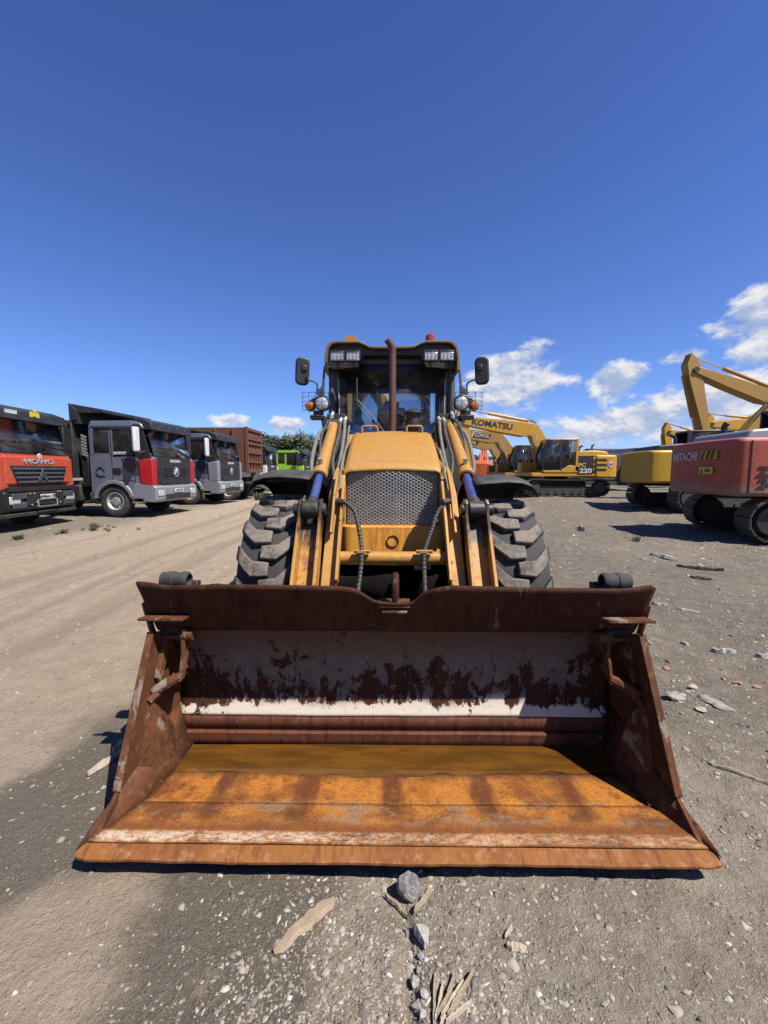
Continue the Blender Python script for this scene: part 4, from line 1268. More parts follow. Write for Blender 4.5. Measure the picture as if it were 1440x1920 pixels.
LP(MB().add([(-.41, 5.80, 1.89), (.41, 5.80, 1.89), (.41, 5.80, 2.58), (-.41, 5.80, 2.58)], [(0, 1, 2, 3)]), 'rear_window', 'cab_glass', solid=.005)
LP(MB().lathe([(0, .085), (.03, .08), (.047, .06), (.05, 0), (0, 0)], (.40, 4.47, 2.858), 'z', 18), 'beacon', 'red_lens')
# wipers
LP(MB().tube([(-.375, 4.500, 2.50), (-.372, 4.480, 2.36), (-.372, 4.46, 2.20)], .008, 6), 'wiper_blade', 'black_plastic')
LP(MB().tube([(-.38, 4.47, 2.28), (-.20, 4.46, 2.08), (-.03, 4.44, 1.86)], .0065, 6).tube([(-.40, 4.478, 2.27), (-.24, 4.465, 2.06), (-.08, 4.45, 1.84)], .005, 6).box((-.385, 4.478, 2.275), (.05, .02, .03)), 'wiper_arm', 'black_plastic')
# seat, steering wheel, column
LP(MB().box((.0, 5.30, 2.10), (.36, .12, .42)).box((.0, 5.30, 2.33), (.20, .08, .13)).box((0, 5.15, 1.85), (.45, .45, .14)), 'operator_seat', 'seat_cloth', bevel=.04, seg=3)
st = [(.19 * math.cos(R(a)), 4.85 + .10 * math.sin(R(a)), 2.02 + .15 * math.sin(R(a))) for a in range(0, 361, 20)]
LP(MB().tube(st, .013, 6, caps=False).tube([(0, 4.85, 2.02), (0, 4.7, 1.7)], .03, 8), 'steering_wheel', 'black_plastic')
LP(MB().tube([(-.2, 4.75, 1.75), (-.21, 4.73, 2.05)], .010, 6).lathe([(0, .03), (.02, .02), (.02, -.02), (0, -.03)], (-.21, 4.73, 2.06), 'z', 8), 'gear_lever', 'black_plastic')
# exhaust and pre-cleaner
LP(MB().tube(spline([(.005, 4.2, 1.82), (.005, 4.2, 2.2), (.005, 4.2, 2.62), (.002, 4.195, 2.705), (-.018, 4.18, 2.755), (-.050, 4.165, 2.795)], 6), .034, 18, caps=False), 'exhaust_pipe', 'exhaust', solid=.004)
LP(MB().lathe([(0, .085), (.045, .078), (.098, .045), (.100, .035), (.075, .028), (.072, -.03), (.078, -.035), (.078, -.09), (.05, -.11), (.045, -.2), (0, -.2)], (.215, 4.2, 2.05), 'z', 24), 'air_pre_cleaner', 'black_plastic')
# backhoe folded behind the cab
boom = spline([(.42, 6.25, 1.45), (.22, 6.40, 2.05), (-.10, 6.5, 2.62), (-.42, 6.5, 3.10), (-.60, 6.45, 3.36)], 6)
LP(MB().tube(boom, [.17] * 12 + [.15] * (len(boom) - 12), 8), 'backhoe_boom', 'yellow_tan')
LP(MB().tube([(-.62, 6.40, 3.40), (-.66, 6.5, 3.0), (-.70, 6.58, 2.4), (-.68, 6.6, 1.4)], [.11, .15, .14, .11], 8), 'dipper_arm', 'yellow_tan')
LP(MB().cyl((-.60, 6.28, 3.42), (-.60, 6.52, 3.42), .10, 22), 'boom_knuckle', 'yellow')
LP(MB().tube([(.08, 6.15, 1.7), (-.22, 6.25, 2.9)], .05, 10).tube([(-.22, 6.25, 2.9), (-.36, 6.3, 3.3)], .03, 8), 'boom_cylinder', 'yellow_tan')
LP(MB().box((0, 6.1, 1.0), (1.9, .25, .5)).box((.4, 6.2, 1.3), (.4, .3, .5)), 'backhoe_carriage', 'yellow_arm', bevel=.02)
LP(MB().tube([(-1.0, 6.15, .9), (-1.0, 6.2, .05)], .07, 8).tube([(1.0, 6.15, .9), (1.0, 6.2, .05)], .07, 8), 'stabilizer_legs', 'yellow_arm')

# ------------------------------------------------------------------ dump trucks
# local axes: x forward (front of the cab at 0), y to the truck's left, z up


def wheel(parent, name, c, r=.53, w=.30, hub='steel_grey', side=-1, detail=True):
    """truck wheel on the y axis; side = which way the dish faces"""
    s = side
    prof = [(r * .56, s * w * .42), (r * .66, s * w * .50), (r * .86, s * w * .50), (r * .97, s * w * .42), (r, s * w * .25), (r, -s * w * .3), (r * .95, -s * w * .5), (r * .56, -s * w * .5)]
    o = MB().lathe(prof, (0, 0, 0), 'y', 40).build(name, M['truck_tyre'], parent)
    o.location = c
    MB().lathe([(r * .57, s * w * .43), (r * .54, s * w * .46), (r * .50, s * w * .40), (r * .44, s * w * .18), (r * .30, s * w * .20), (r * .26, s * w * .34), (r * .20, s * w * .36), (0, s * w * .36)], (0, 0, 0), 'y', 32).build('rim', M[hub], o)
    if detail:
        mb = MB()
        for k in range(10):
            a = 2 * math.pi * k / 10
            mb.lathe([(0, s * w * .28), (.022, s * w * .27), (.024, s * w * .19)], (r * .37 * math.cos(a), 0, r * .37 * math.sin(a)), 'y', 6)
        mb.build('wheel_nuts', M['steel_grey'], o)
        mb = MB()
        for k in range(10):
            a = 2 * math.pi * (k + .5) / 10
            mb.lathe([(.0, s * w * .21), (.03, s * w * .205)], (r * .47 * math.cos(a), 0, r * .47 * math.sin(a)), 'y', 8)
        mb.build('rim_holes', M['black_print'], o)
    return o


def rounded_rect(x0, x1, z0, z1, r, n=4):
    p = []
    for cx, cz, a0 in ((x1 - r, z1 - r, 0), (x0 + r, z1 - r, 90), (x0 + r, z0 + r, 180), (x1 - r, z0 + r, 270)):
        p += arc(cx, cz, r, a0, a0 + 90, n)
    return p


def front_x(z):
    """x of the cab front at height z"""
    if z < 1.95:
        return -0.0 - .03 * max(0, 1.4 - z)
    return -(z - 1.95) * .26


def truck(label, loc, h, body, flare, mask, corner, visor='black_plastic', dump='dump_black', kind='x', detail=True, plate='', grp='dump trucks parked in a row', roofc=None, L=7.6, emblem='ring'):
    t = thing('dump_truck', label, 'truck', loc, R(h), grp)
    B = lambda mb, n, m_, par=None, **k: mb.build(n, M[m_], par or t, **k)
    # cab shell, with the wheel arch cut out of the lower side
    ar = [(-1.35 + .66 * math.cos(R(a)), .53 + .66 * math.sin(R(a))) for a in range(158, 21, -13)]
    low = [(-2.12, .80)] + [(-1.97, .80)] + ar + [(-.72, .62), (-.06, .62)]
    prof = low + [(.0, 1.30), (.0, 1.95), (-.012, 1.99), (-2.12, 1.99)]
    cab = B(MB().prism(prof, 'y', -1.22, 1.22), 'cab', body, bevel=.03, seg=3)
    B(MB().prism([(-.245, 2.90), (-.26, 2.95), (-.34, 3.06), (-.50, 3.12), (-1.95, 3.15), (-2.07, 3.08), (-2.12, 2.95), (-2.12, 2.90)], 'y', -1.22, 1.22), 'cab_roof', body, cab, bevel=.03, seg=3)
    B(MB().box((-2.08, 0, 2.445), (.08, 2.40, .93)), 'cab_rear_wall', body, cab)
    B(MB().box((-1.06, 0, 1.996), (1.9, 2.30, .010)).box((-1.05, 0, 2.893), (1.9, 2.30, .010)), 'cab_lining', 'seat_cloth', cab)
    B(MB().prism([(-.06, 1.98), (-.10, 2.10), (-.38, 2.16), (-.46, 1.98)], 'y', -1.12, 1.12), 'dashboard', 'black_plastic', cab, bevel=.02)
    for s in (-.55, .55):
        B(MB().box((-1.15, s, 2.28), (.14, .48, .58), (0, R(-10), 0)).box((-1.22, s, 2.66), (.10, .26, .20)), 'seat', 'seat_cloth', cab, bevel=.04)
    B(MB().tube([(-.50 + .08 * math.sin(R(a)), .55 + .24 * math.cos(R(a)), 2.22 + .16 * math.sin(R(a))) for a in range(0, 361, 24)], .018, 6, caps=False), 'steering_wheel', 'black_plastic', cab)
    for s in (-1, 1):
        y = s * 1.19
        B(MB().box((-2.02, y, 2.445), (.10, .05, .93)).box((-1.37, y, 2.445), (.13, .05, .93)).box((-1.70, y, 2.045), (.62, .05, .11)), 'side_post', body, cab)
    for s in (-1, 1):
        y = s * 1.224
        # dark A-pillar panel, windows, door lines, handle
        B(MB().prism([(-.02, 1.96), (-.275, 2.94), (-.36, 3.02), (-.62, 3.02), (-.60, 2.05), (-.40, 1.90)], 'y', y - .012 * s, y + .010 * s), 'pillar_panel', mask, cab, bevel=.006)
        B(MB().prism([(-.66, 2.02), (-.70, 2.86), (-1.32, 2.86), (-1.32, 2.02)], 'y', y - .020 * s, y - .010 * s), 'door_window', 'truck_glass', cab)
        B(MB().prism(rounded_rect(-1.98, -1.42, 2.10, 2.86, .10), 'y', y - .020 * s, y - .010 * s), 'rear_window', 'truck_glass', cab)
        B(MB().prism([(-1.44, 2.86), (-1.44, 2.92), (-.62, 2.92), (-.64, 2.86)], 'y', y - .03 * s, y), 'window_rail', 'black_plastic', cab)
        B(MB().prism(rounded_rect(-2.03, -.60, 2.96, 3.14, .05), 'y', y - .02 * s, y + .012 * s), 'roof_side', body, cab, bevel=.01)
        if detail:
            B(MB().box((-1.36, y, 1.9), (.012, .012, 1.9)).box((-.60, y, 1.55), (.012, .012, .95)).box((-1.0, y, 1.22), (.78, .012, .012)), 'door_gap', 'black_print', cab)
            B(MB().prism([(-.66, 1.95), (-.35, 1.80), (-.30, 1.42), (-.62, 1.38), (-.95, 1.60), (-1.05, 1.95)], 'y', y - .01 * s, y + .006 * s), 'door_wedge', 'truck_grey_dark' if kind == 'x' else body, cab)
            B(MB().prism(rounded_rect(-1.34, -1.06, 1.42, 1.62, .06), 'y', y - .01 * s, y + .012 * s), 'door_handle', 'black_print', cab)
        fl = [(-1.35 + .70 * math.cos(R(a)), .53 + .70 * math.sin(R(a))) for a in range(0, 181, 12)] + [(-1.35 + .58 * math.cos(R(a)), .53 + .58 * math.sin(R(a))) for a in range(180, -1, -12)]
        fl = [(x, max(z, .62)) for x, z in fl]
        B(MB().prism(fl, 'y', s * 1.10, s * 1.27), 'wheel_arch', flare, bevel=.012)
        B(MB().prism([(-.75, .62), (-.05, .62), (.02, .72), (.02, 1.10), (-.62, 1.12)], 'y', s * 1.16, s * 1.262), 'fender_panel', flare, bevel=.02)
        B(MB().box((-.70, s * 1.268, .70), (.10, .03, .06)), 'side_marker', 'amber_lens', bevel=.006)
        B(MB().box((-1.98, s * 1.12, .62), (.03, .28, .36)), 'mud_flap', 'black_plastic')
        B(MB().box((-.55, s * 1.16, .50), (.40, .12, .04)).box((-.38, s * 1.18, .56), (.03, .03, .14)).box((-.72, s * 1.18, .56), (.03, .03, .14)), 'step', 'steel_grey')
        # corner deflector, mirror, headlamp
        B(MB().prism([(.035, 1.06), (.035, 1.90), (-.10, 1.93), (-.42, 1.86), (-.40, 1.10)], 'y', s * 1.02, s * 1.272), 'corner_panel', corner, bevel=.03, seg=3)
        mr = B(MB().box((-.30, s * 1.52, 2.52), (.12, .26, .78)), 'mirror', ('white_paint' if s < 0 and detail else mask) if kind == 'x' else 'black_plastic', bevel=.05, seg=3)
        B(MB().box((-.365, s * 1.52, 2.52), (.008, .20, .66)), 'mirror_glass', 'mirror_face', mr)
        B(MB().tube([(-.22, s * 1.20, 2.88), (-.30, s * 1.42, 2.92), (-.30, s * 1.52, 2.88)], .022, 6).tube([(-.22, s * 1.20, 2.16), (-.30, s * 1.42, 2.10), (-.30, s * 1.52, 2.14)], .022, 6), 'mirror_arm', 'black_plastic', mr)
        hl = B(MB().box((.105, s * .98, .80), (.05, .34, .20)), 'headlamp', 'lamp_glass', bevel=.02)
        B(MB().box((.09, s * .98, .80), (.05, .40, .26)), 'lamp_surround', 'black_plastic', hl, bevel=.015)
        wheel(t, 'front_wheel', (-1.35, s * 1.07, .53), side=s, hub='steel_grey', detail=detail)
        for xr in (-4.9, -6.25):
            wheel(t, 'rear_wheel', (xr, s * .95, .53), w=.55, side=s, detail=False)
    # front: windscreen, mask, grille, bumper, visor
    ws = [(front_x(2.0) + .012, -1.10, 2.0), (front_x(2.0) + .012, 1.10, 2.0), (front_x(2.90) + .012, 1.06, 2.90), (front_x(2.90) + .012, -1.06, 2.90)]
    B(MB().add(ws, [(0, 1, 2, 3)]), 'windscreen', 'truck_glass', solid=.012)
    if kind == 'x':
        B(MB().box((.02, 0, 1.55), (.05, 2.02, .86)), 'front_mask', mask, bevel=.02)
        B(MB().box((.045, 0, 1.50), (.03, 1.5, .34)), 'grille', 'black_plastic', bevel=.01)
        for k in range(4):
            B(MB().box((.066, 0, 1.385 + .075 * k), (.018, 1.42, .022)), 'grille_bar', 'black_gloss')
        B(MB().box((.05, 0, 1.14), (.05, 1.7, .12)), 'lower_grille', 'black_plastic', bevel=.01)
        lettering('SHACMAN', .13, M['silver_print'], t, (.052, 0, 1.86), (R(90), 0, R(90)), .003)
        if emblem == 'ring':
            em = B(MB().lathe([(.13, .0), (.155, .01), (.175, .0)], (.085, 0, 1.50), 'x', 24), 'emblem', 'chrome')
            B(MB().tube([(.09, -.10, 1.42), (.09, .0, 1.60), (.09, .05, 1.50), (.09, -.06, 1.47)], .018, 6).tube([(.09, .10, 1.58), (.09, 0, 1.40)], .018, 6), 'emblem_mark', 'chrome', em)
    else:
        # red truck: painted nose, wide five-slat grille, triangle emblem
        B(MB().prism([(-.02, 1.15), (.055, 1.22), (.055, 1.62), (.03, 1.90), (-.02, 1.95)], 'y', -1.10, 1.10), 'nose_panel', body, bevel=.02)
        B(MB().prism([(-.98, 1.68), (.98, 1.68), (.78, 1.18), (-.78, 1.18)], 'x', .045, .075), 'grille', 'black_plastic', bevel=.01)
        for k in range(4):
            w_ = 1.84 - .10 * k
            B(MB().box((.086, 0, 1.60 - .115 * k), (.03, w_, .05), (0, R(-14), 0)), 'grille_bar', 'cab_grey', bevel=.006)
        em = B(MB().prism([(0, 1.62), (.10, 1.42), (-.10, 1.42)], 'x', .10, .125), 'emblem', 'cab_grey', bevel=.006)
        B(MB().prism([(-.11, 1.42), (-.01, 1.42), (-.06, 1.30), (-.17, 1.28)], 'x', .10, .125).prism([(.11, 1.42), (.01, 1.42), (.06, 1.30), (.17, 1.28)], 'x', .10, .125), 'emblem_wing', 'cab_grey', em)
        lettering('HOWO', .17, M['steel_grey'], t, (.052, .0, 1.79), (R(90), 0, R(90)), .008, xs=1.75, depth=.012)
        B(MB().lathe([(0, .008), (.07, .006), (.075, 0)], (.058, 0, 1.945), 'x', 18), 'round_badge', 'white_paint')
        lettering('4', .09, M['red_print'], t, (.070, 0, 1.945), (R(90), 0, R(90)), .004)
        B(MB().prism([(-.02, 1.0), (.12, 1.02), (.12, 1.12), (-.02, 1.14)], 'y', -1.15, 1.15), 'bumper_gap', 'black_print')
    bump_m = flare if kind == 'x' else 'black_gloss'
    B(MB().prism([(-.35, .52), (.05, .50), (.11, .58), (.12, .98), (.03, 1.06), (-.35, 1.06)], 'y', -1.26, 1.26), 'bumper', bump_m, bevel=.03, seg=3)
    B(MB().box((.105, 0, .66), (.06, 1.5, .18)), 'bumper_insert', 'black_plastic', bevel=.015)
    if kind != 'x':
        B(MB().box((.14, .0, .82), (.05, 1.3, .34)), 'bumper_frame', 'black_plastic', bevel=.02)
        for yy, zz in ((-.55, .95), (-.42, .95), (.42, .97), (.52, .97), (-.52, .66), (.5, .66), (-.35, .72), (.36, .7)):
            B(MB().lathe([(0, .014), (.02, .01), (.024, 0)], (.166, yy, zz), 'x', 8), 'bolt', 'steel_grey')
        B(MB().tube([(.13, -.34, .62), (.20, -.34, .60), (.20, .34, .60), (.13, .34, .62)], .02, 8).tube([(.13, -.34, .78), (.19, -.34, .78), (.19, .34, .78), (.13, .34, .78)], .012, 6).tube([(.20, -.34, .60), (.19, -.34, .78)], .015, 6).tube([(.20, .34, .60), (.19, .34, .78)], .015, 6), 'tow_frame', 'chrome')
        B(MB().box((-.05, 0, .42), (.30, 2.5, .10)), 'under_bar', 'dark_iron', bevel=.015)
        for s in (-1, 1):
            for zz in (.66, .90):
                B(MB().box((.135, s * .86, zz), (.03, .44, .14)), 'bumper_lamp', 'cab_grey', bevel=.02)
    if plate:
        pl = B(MB().box((.150 if kind == 'x' else .20, 0, .86), (.012, .52, .12)), 'number_plate', 'white_paint', bevel=.003)
        lettering(plate, .105, M['black_print'], pl, (.158 if kind == 'x' else .208, 0, .86), (R(90), 0, R(90)), .003)
    vs_ = [(front_x(2.86) + .02, 2.86), (front_x(2.86) + .30, 2.84), (front_x(3.1) + .28, 3.10), (front_x(3.2), 3.22), (-.62, 3.22), (-.60, 3.05)]
    vi = B(MB().prism(vs_, 'y', -1.18, 1.18), 'sun_visor', visor, bevel=.02)
    if kind == 'x':
        for k in range(4):
            B(MB().lathe([(0, .01), (.035, .006), (.04, 0)], (front_x(3.0) + .305, -.72 + .48 * k, 2.98), 'x', 10), 'visor_lamp', 'cab_grey', vi)
    for s in (-1, 1):
        B(MB().tube([(-.02, s * .1, 2.05), (.00, s * .5, 2.10), (-.03, s * .95, 2.20)], .012, 5), 'wiper', 'black_plastic')
    # chassis and dump body
    B(MB().box((-4.6, .42, .92), (5.6, .12, .28)).box((-4.6, -.42, .92), (5.6, .12, .28)), 'chassis_rail', 'dark_iron')
    for s in (-1, 1):
        B(MB().box((-3.05, s * .95, .80), (1.0, .45, .55)), 'fuel_tank', 'dark_iron', bevel=.06, seg=3)
    B(MB().box((-2.35, -.95, 1.55), (.25, .42, 1.1)), 'air_intake', 'black_plastic', bevel=.03)
    bl = -2.65
    sidep = [(bl, 1.30), (bl, 3.15), (-L, 3.05), (-L + .25, 1.30)]
    d_ = B(MB().prism(sidep, 'y', -1.25, 1.25), 'dump_body', dump, bevel=.02)
    for s in (-1, 1):
        for k in range(5):
            x = bl - .35 - k * (L + bl - .6) / 4.4
            B(MB().box((x, s * 1.29, 2.2), (.14, .08, 1.75)), 'body_rib', dump, d_, bevel=.01)
        B(MB().box(((bl - L) / 2, s * 1.30, 3.08), (L + bl - .1, .10, .16)), 'body_rail', dump, d_, bevel=.01)
    return t


def canopy(t, x0, z0, z1, m_):
    """shield of the dump body that reaches over the cab"""
    pr = [(-2.68, 3.05), (-2.68, z0), (x0, z1), (x0, z1 - .10), (-2.40, z0 - .30), (-2.40, 3.05)]
    MB().prism(pr, 'y', -1.22, 1.22).build('cab_shield', M[m_], t, bevel=.01)
    for s in (-1, 1):
        MB().prism([(-2.70, z0 - .55), (-2.70, z0 + .02), (x0 - .9, z1 + .0), (x0 - .9, z1 - .08), (-2.45, z0 - .52)], 'y', s * 1.225, s * 1.26).build('shield_side', M[m_], t, bevel=.006)


red = truck('red dump truck with black sun visor and dark slatted grille, cut off at left', (-9.42, 11.25, gz(-9.4, 11.2)), 3, 'truck_red', 'black_gloss', 'black_plastic', 'truck_red', kind='h', plate='o046mo 159')
# decals and aerials on the red truck
MB().prism([(-.05, 3.00), (.05, 3.00), (.09, 2.93), (.17, 2.98), (.16, 3.10), (.10, 3.13), (.06, 3.06), (.04, 3.12), (.09, 3.16), (.0, 3.20), (-.09, 3.16), (-.04, 3.12), (-.06, 3.06), (-.10, 3.13), (-.16, 3.10), (-.17, 2.98), (-.09, 2.93)], 'x', .012, .020).build('visor_crest', M['yellow_print'], red)
MB().box((.012, -.75, 3.02), (.012, .36, .11)).build('visor_sticker', M['silver_print'], red)
MB().tube([(-.5, -.55, 3.2), (-.62, -.62, 3.75)], .006, 5).build('aerial', M['black_print'], red)
MB().box((-2.36, 1.02, 1.62), (.05, .32, .80)).build('cream_panel', M['white_paint'], red, bevel=.02)
for zz, s_ in ((1.86, .14), (1.62, .12), (1.40, .12)):
    MB().box((-2.33, 1.02, zz), (.02, .16, s_)).build('panel_switch', M['black_print'], red, bevel=.01)

g1 = truck('grey dump truck with crimson corner panel and black dump body, nearest of the grey trucks', (-7.42, 14.60, gz(-8, 14.4)), -4, 'truck_grey', 'truck_silver', 'black_plastic', 'crimson', plate='o358 159')
canopy(g1, -1.55, 3.70, 3.50, 'dump_black')
lettering('МАКАР', .12, M['silver_print'], g1, (-1.06, -1.246, 2.10), (R(90), 0, 0), .006)
MB().tube([(-1.62, -1.23, 1.52), (-1.72, -1.235, 1.66), (-1.86, -1.235, 1.62), (-1.92, -1.235, 1.46), (-1.80, -1.235, 1.36), (-1.66, -1.235, 1.38), (-1.60, -1.235, 1.34)], [.008, .016, .014, .018, .014, .010, .005], 6).build('door_decal', M['black_print'], g1)
for k in range(7):
    MB().box((-2.30, -1.20, 2.05 + .10 * k), (.20, .02, .055), (0, R(25), 0)).build('intake_louvre', M['steel_grey'], g1)

g2 = truck('grey dump truck with grey corner panels parked next to the rusty tipper body', (-7.22, 19.35, gz(-8, 19)), -4, 'truck_grey', 'truck_silver', 'black_plastic', 'truck_silver', plate='o413 159')
canopy(g2, -1.55, 3.60, 3.44, 'dump_black')

# reversed tipper: only its ribbed rusty body shows
tp_ = thing('tipper_truck', 'rusty brown tipper body with a ribbed tailgate between grey and dark trucks', 'truck', (-7.38, 23.05, gz(-8, 23)), R(180))


def TB(mb, n, m_, par=None, **k):
    return mb.build(n, M[m_], par or tp_, **k)


bd = TB(MB().prism([(-.02, 1.55), (-.02, 3.85), (5.6, 3.85), (5.6, 1.55)], 'y', -1.25, 1.25), 'dump_body', 'dump_brown', bevel=.015)
tg = TB(MB().box((-.05, 0, 2.70), (.06, 2.46, 2.32)), 'tailgate', 'dump_brown', bevel=.01)
for k in range(5):
    TB(MB().box((-.13, -1.0 + .5 * k, 2.68), (.12, .17, 2.2)), 'tailgate_post', 'dump_brown', tg, bevel=.012)
for z_, h_ in ((1.58, .18), (2.06, .10), (2.66, .30), (3.05, .14), (3.40, .34), (3.78, .16)):
    TB(MB().box((-.155, 0, z_), (.16, 2.48, h_)), 'tailgate_beam', 'dump_brown', tg, bevel=.012)
for s_ in (-1, 1):
    TB(MB().box((-.16, s_ * 1.24, 2.70), (.18, .10, 2.36)), 'corner_post', 'dump_brown', tg, bevel=.012)
    for k in range(6):
        TB(MB().box((.5 + k * .95, s_ * 1.30, 2.7), (.14, .10, 2.25)), 'body_rib', 'dump_brown', bd, bevel=.012)
    for xr in (.9, 2.25):
        wheel(tp_, 'rear_wheel', (xr, s_ * .95, .53), w=.55, side=s_, detail=False)
    wheel(tp_, 'front_wheel', (6.9, s_ * 1.05, .53), side=s_, detail=False)
TB(MB().box((3.4, .42, 1.1), (6.6, .12, .3)).box((3.4, -.42, 1.1), (6.6, .12, .3)), 'chassis_rail', 'dark_iron')
TB(MB().prism([(6.0, .7), (6.0, 3.0), (7.9, 3.0), (8.1, 2.0), (8.1, .6)], 'y', -1.22, 1.22), 'cab', 'truck_grey', bevel=.04, seg=3)
TB(MB().box((-.02, 0, .95), (.12, 2.2, .14)).box((-.08, -.85, .95), (.04, .3, .1)).box((-.08, .85, .95), (.04, .3, .1)), 'rear_bar', 'dark_iron')

b4 = truck('dark fronted dump truck with a round white sticker on its windscreen', (-7.30, 26.9, gz(-8, 27)), -2, 'truck_silver', 'truck_silver', 'black_plastic', 'white_paint', detail=False)
MB().lathe([(0, .02), (.14, .015), (.15, 0)], (.14, -.62, 2.42), 'x', 16).build('round_sticker', M['white_paint'], b4)
g5 = truck('bright lime green dump truck cab beneath the far tree line', (-6.20, 33.3, gz(-7, 33)), -4, 'truck_green', 'truck_green', 'black_plastic', 'truck_green', detail=False)
g6 = truck('dark blue and grey truck just past the lime green one', (-5.45, 38.2, gz(-6, 38)), -4, 'truck_grey_dark', 'truck_silver', 'black_plastic', 'truck_grey_dark', detail=False)

# ------------------------------------------------------------------ excavators
# local axes of the upper structure: x towards the boom, y to the left (cab side), z up


def stadium(L, H, n=8):
    r = H / 2
    a = [(L / 2 - r + r * math.cos(R(t_)), r + r * math.sin(R(t_))) for t_ in np.linspace(-90, 90, n)]
    b = [(-L / 2 + r + r * math.cos(R(t_)), r + r * math.sin(R(t_))) for t_ in np.linspace(90, 270, n)]
    return a + b


def loop_points(L, H, n):
    """n evenly spaced positions with tangent angle round the track loop"""
    r = H / 2
    s = L - 2 * r
    tot = 2 * s + 2 * math.pi * r
    out = []
    for k in range(n):
        d = tot * k / n
        if d < s:
            out.append((-s / 2 + d, 0, 0))
        elif d < s + math.pi * r:
            a = (d - s) / r
            out.append((s / 2 + r * math.sin(a), r - r * math.cos(a), a))
        elif d < 2 * s + math.pi * r:
            e = d - s - math.pi * r
            out.append((s / 2 - e, 2 * r - .03 * math.sin(math.pi * e / s), math.pi))
        else:
            a = (d - 2 * s - math.pi * r) / r
            out.append((-s / 2 - r * math.sin(a), r + r * math.cos(a), math.pi + a))
    return out


def undercarriage(t, ht, hu, shoes_as_parts=False, L=4.45, frame='track_frame'):
    """ht: track heading relative to the upper structure"""
    a = R(ht)
    ca, sa = math.cos(a), math.sin(a)
    for s in (-1, 1):
        tr = MB().prism(stadium(L - .16, .66), 'y', s * 1.30 - .17, s * 1.30 + .17)
        tr = MB()
        tr.prism([(x, z + .12) for x, z in stadium(L - .75, .42)], 'y', s * 1.30 - .14, s * 1.30 + .14)
        tr.lathe([(.0, -.2), (.33, -.2), (.36, -.1), (.36, .1), (.33, .2), (.0, .2)], (L / 2 - .46, s * 1.3, .47), 'y', 20)
        tr.lathe([(.0, -.2), (.30, -.2), (.36, -.06), (.36, .06), (.30, .2), (.0, .2)], (-L / 2 + .46, s * 1.3, .47), 'y', 20)
        for k in range(7):
            tr.lathe([(0, -.22), (.13, -.22), (.13, .22), (0, .22)], (-L / 2 + .95 + k * (L - 1.9) / 6, s * 1.3, .17), 'y', 12)
        o = tr.build('track_frame', M[frame], t)
        o.rotation_euler.z = a
        pts = loop_points(L, .88, 46)
        shoe = lambda mb: mb.prism([(-.095, -.02), (-.095, .012), (-.06, .012), (-.055, .038), (-.043, .038), (-.038, .012), (.085, .012), (.098, -.005), (.098, -.02)], 'y', -.30, .30)
        if shoes_as_parts:
            sm = shoe(MB()).build('track_shoe', M['track_steel'], o)
            for k, (x, z, an) in enumerate(pts):
                q = sm if k == 0 else dup(sm, o)
                q.location = (x, s * 1.3, z + .03)
                q.rotation_euler = (0, math.pi - an, 0)
        else:
            mb = MB()
            for (x, z, an) in pts:
                m1 = shoe(MB())
                e = Matrix.Rotation(math.pi - an, 3, 'Y')
                mb.add([e @ Vector(p) + Vector((x, s * 1.3, z + .03)) for p in m1.v], m1.f)
            mb.build('track_belt', M['track_steel'], o, smooth=0)
        mb = MB()
        for (x, z, an) in pts:
            e = Matrix.Rotation(-an, 3, 'Y')
            m1 = MB().box((0, 0, .045), (.17, .16, .07))
            mb.add([e @ Vector(p) + Vector((x, s * 1.3, z + .03)) for p in m1.v], m1.f)
        mb.build('track_chain', M['track_frame'], o, smooth=0)
    o = MB().box((0, 0, .62), (1.5, 2.2, .34)).lathe([(0, 0), (.62, 0), (.62, .26), (0, .26)], (0, 0, .79), 'z', 24).build('car_body', M[frame], t, bevel=.02)
    o.rotation_euler.z = a


def boom_poly(foot, bend, tip, w0=.55, wb=.80, w1=.42):
    f, b, t_ = [Vector((p[0], p[1])) for p in (foot, bend, tip)]
    d1 = (b - f).normalized()
    d2 = (t_ - b).normalized()
    n1 = Vector((-d1.y, d1.x))
    n2 = Vector((-d2.y, d2.x))
    nb = (n1 + n2).normalized()
    # the outside of the bend is rounded, the inside is a wide curve
    up = [f + n1 * w0 * .4, f + (b - f) * .6 + n1 * wb * .46, b - d1 * .45 + n1 * wb * .5, b + nb * wb * .50, b + d2 * .5 + n2 * wb * .5, b + (t_ - b) * .5 + n2 * wb * .45, t_ + n2 * w1 * .45, t_ + d2 * .16]
    lo = [t_ - n2 * w1 * .45, b + (t_ - b) * .55 - n2 * wb * .42, b + d2 * .55 - n2 * wb * .50, b - nb * wb * .40, b - d1 * .55 - n1 * wb * .46, f + (b - f) * .3 - n1 * wb * .40, f - n1 * w0 * .45, f - d1 * .15]
    return [(p.x, p.y) for p in up + lo]


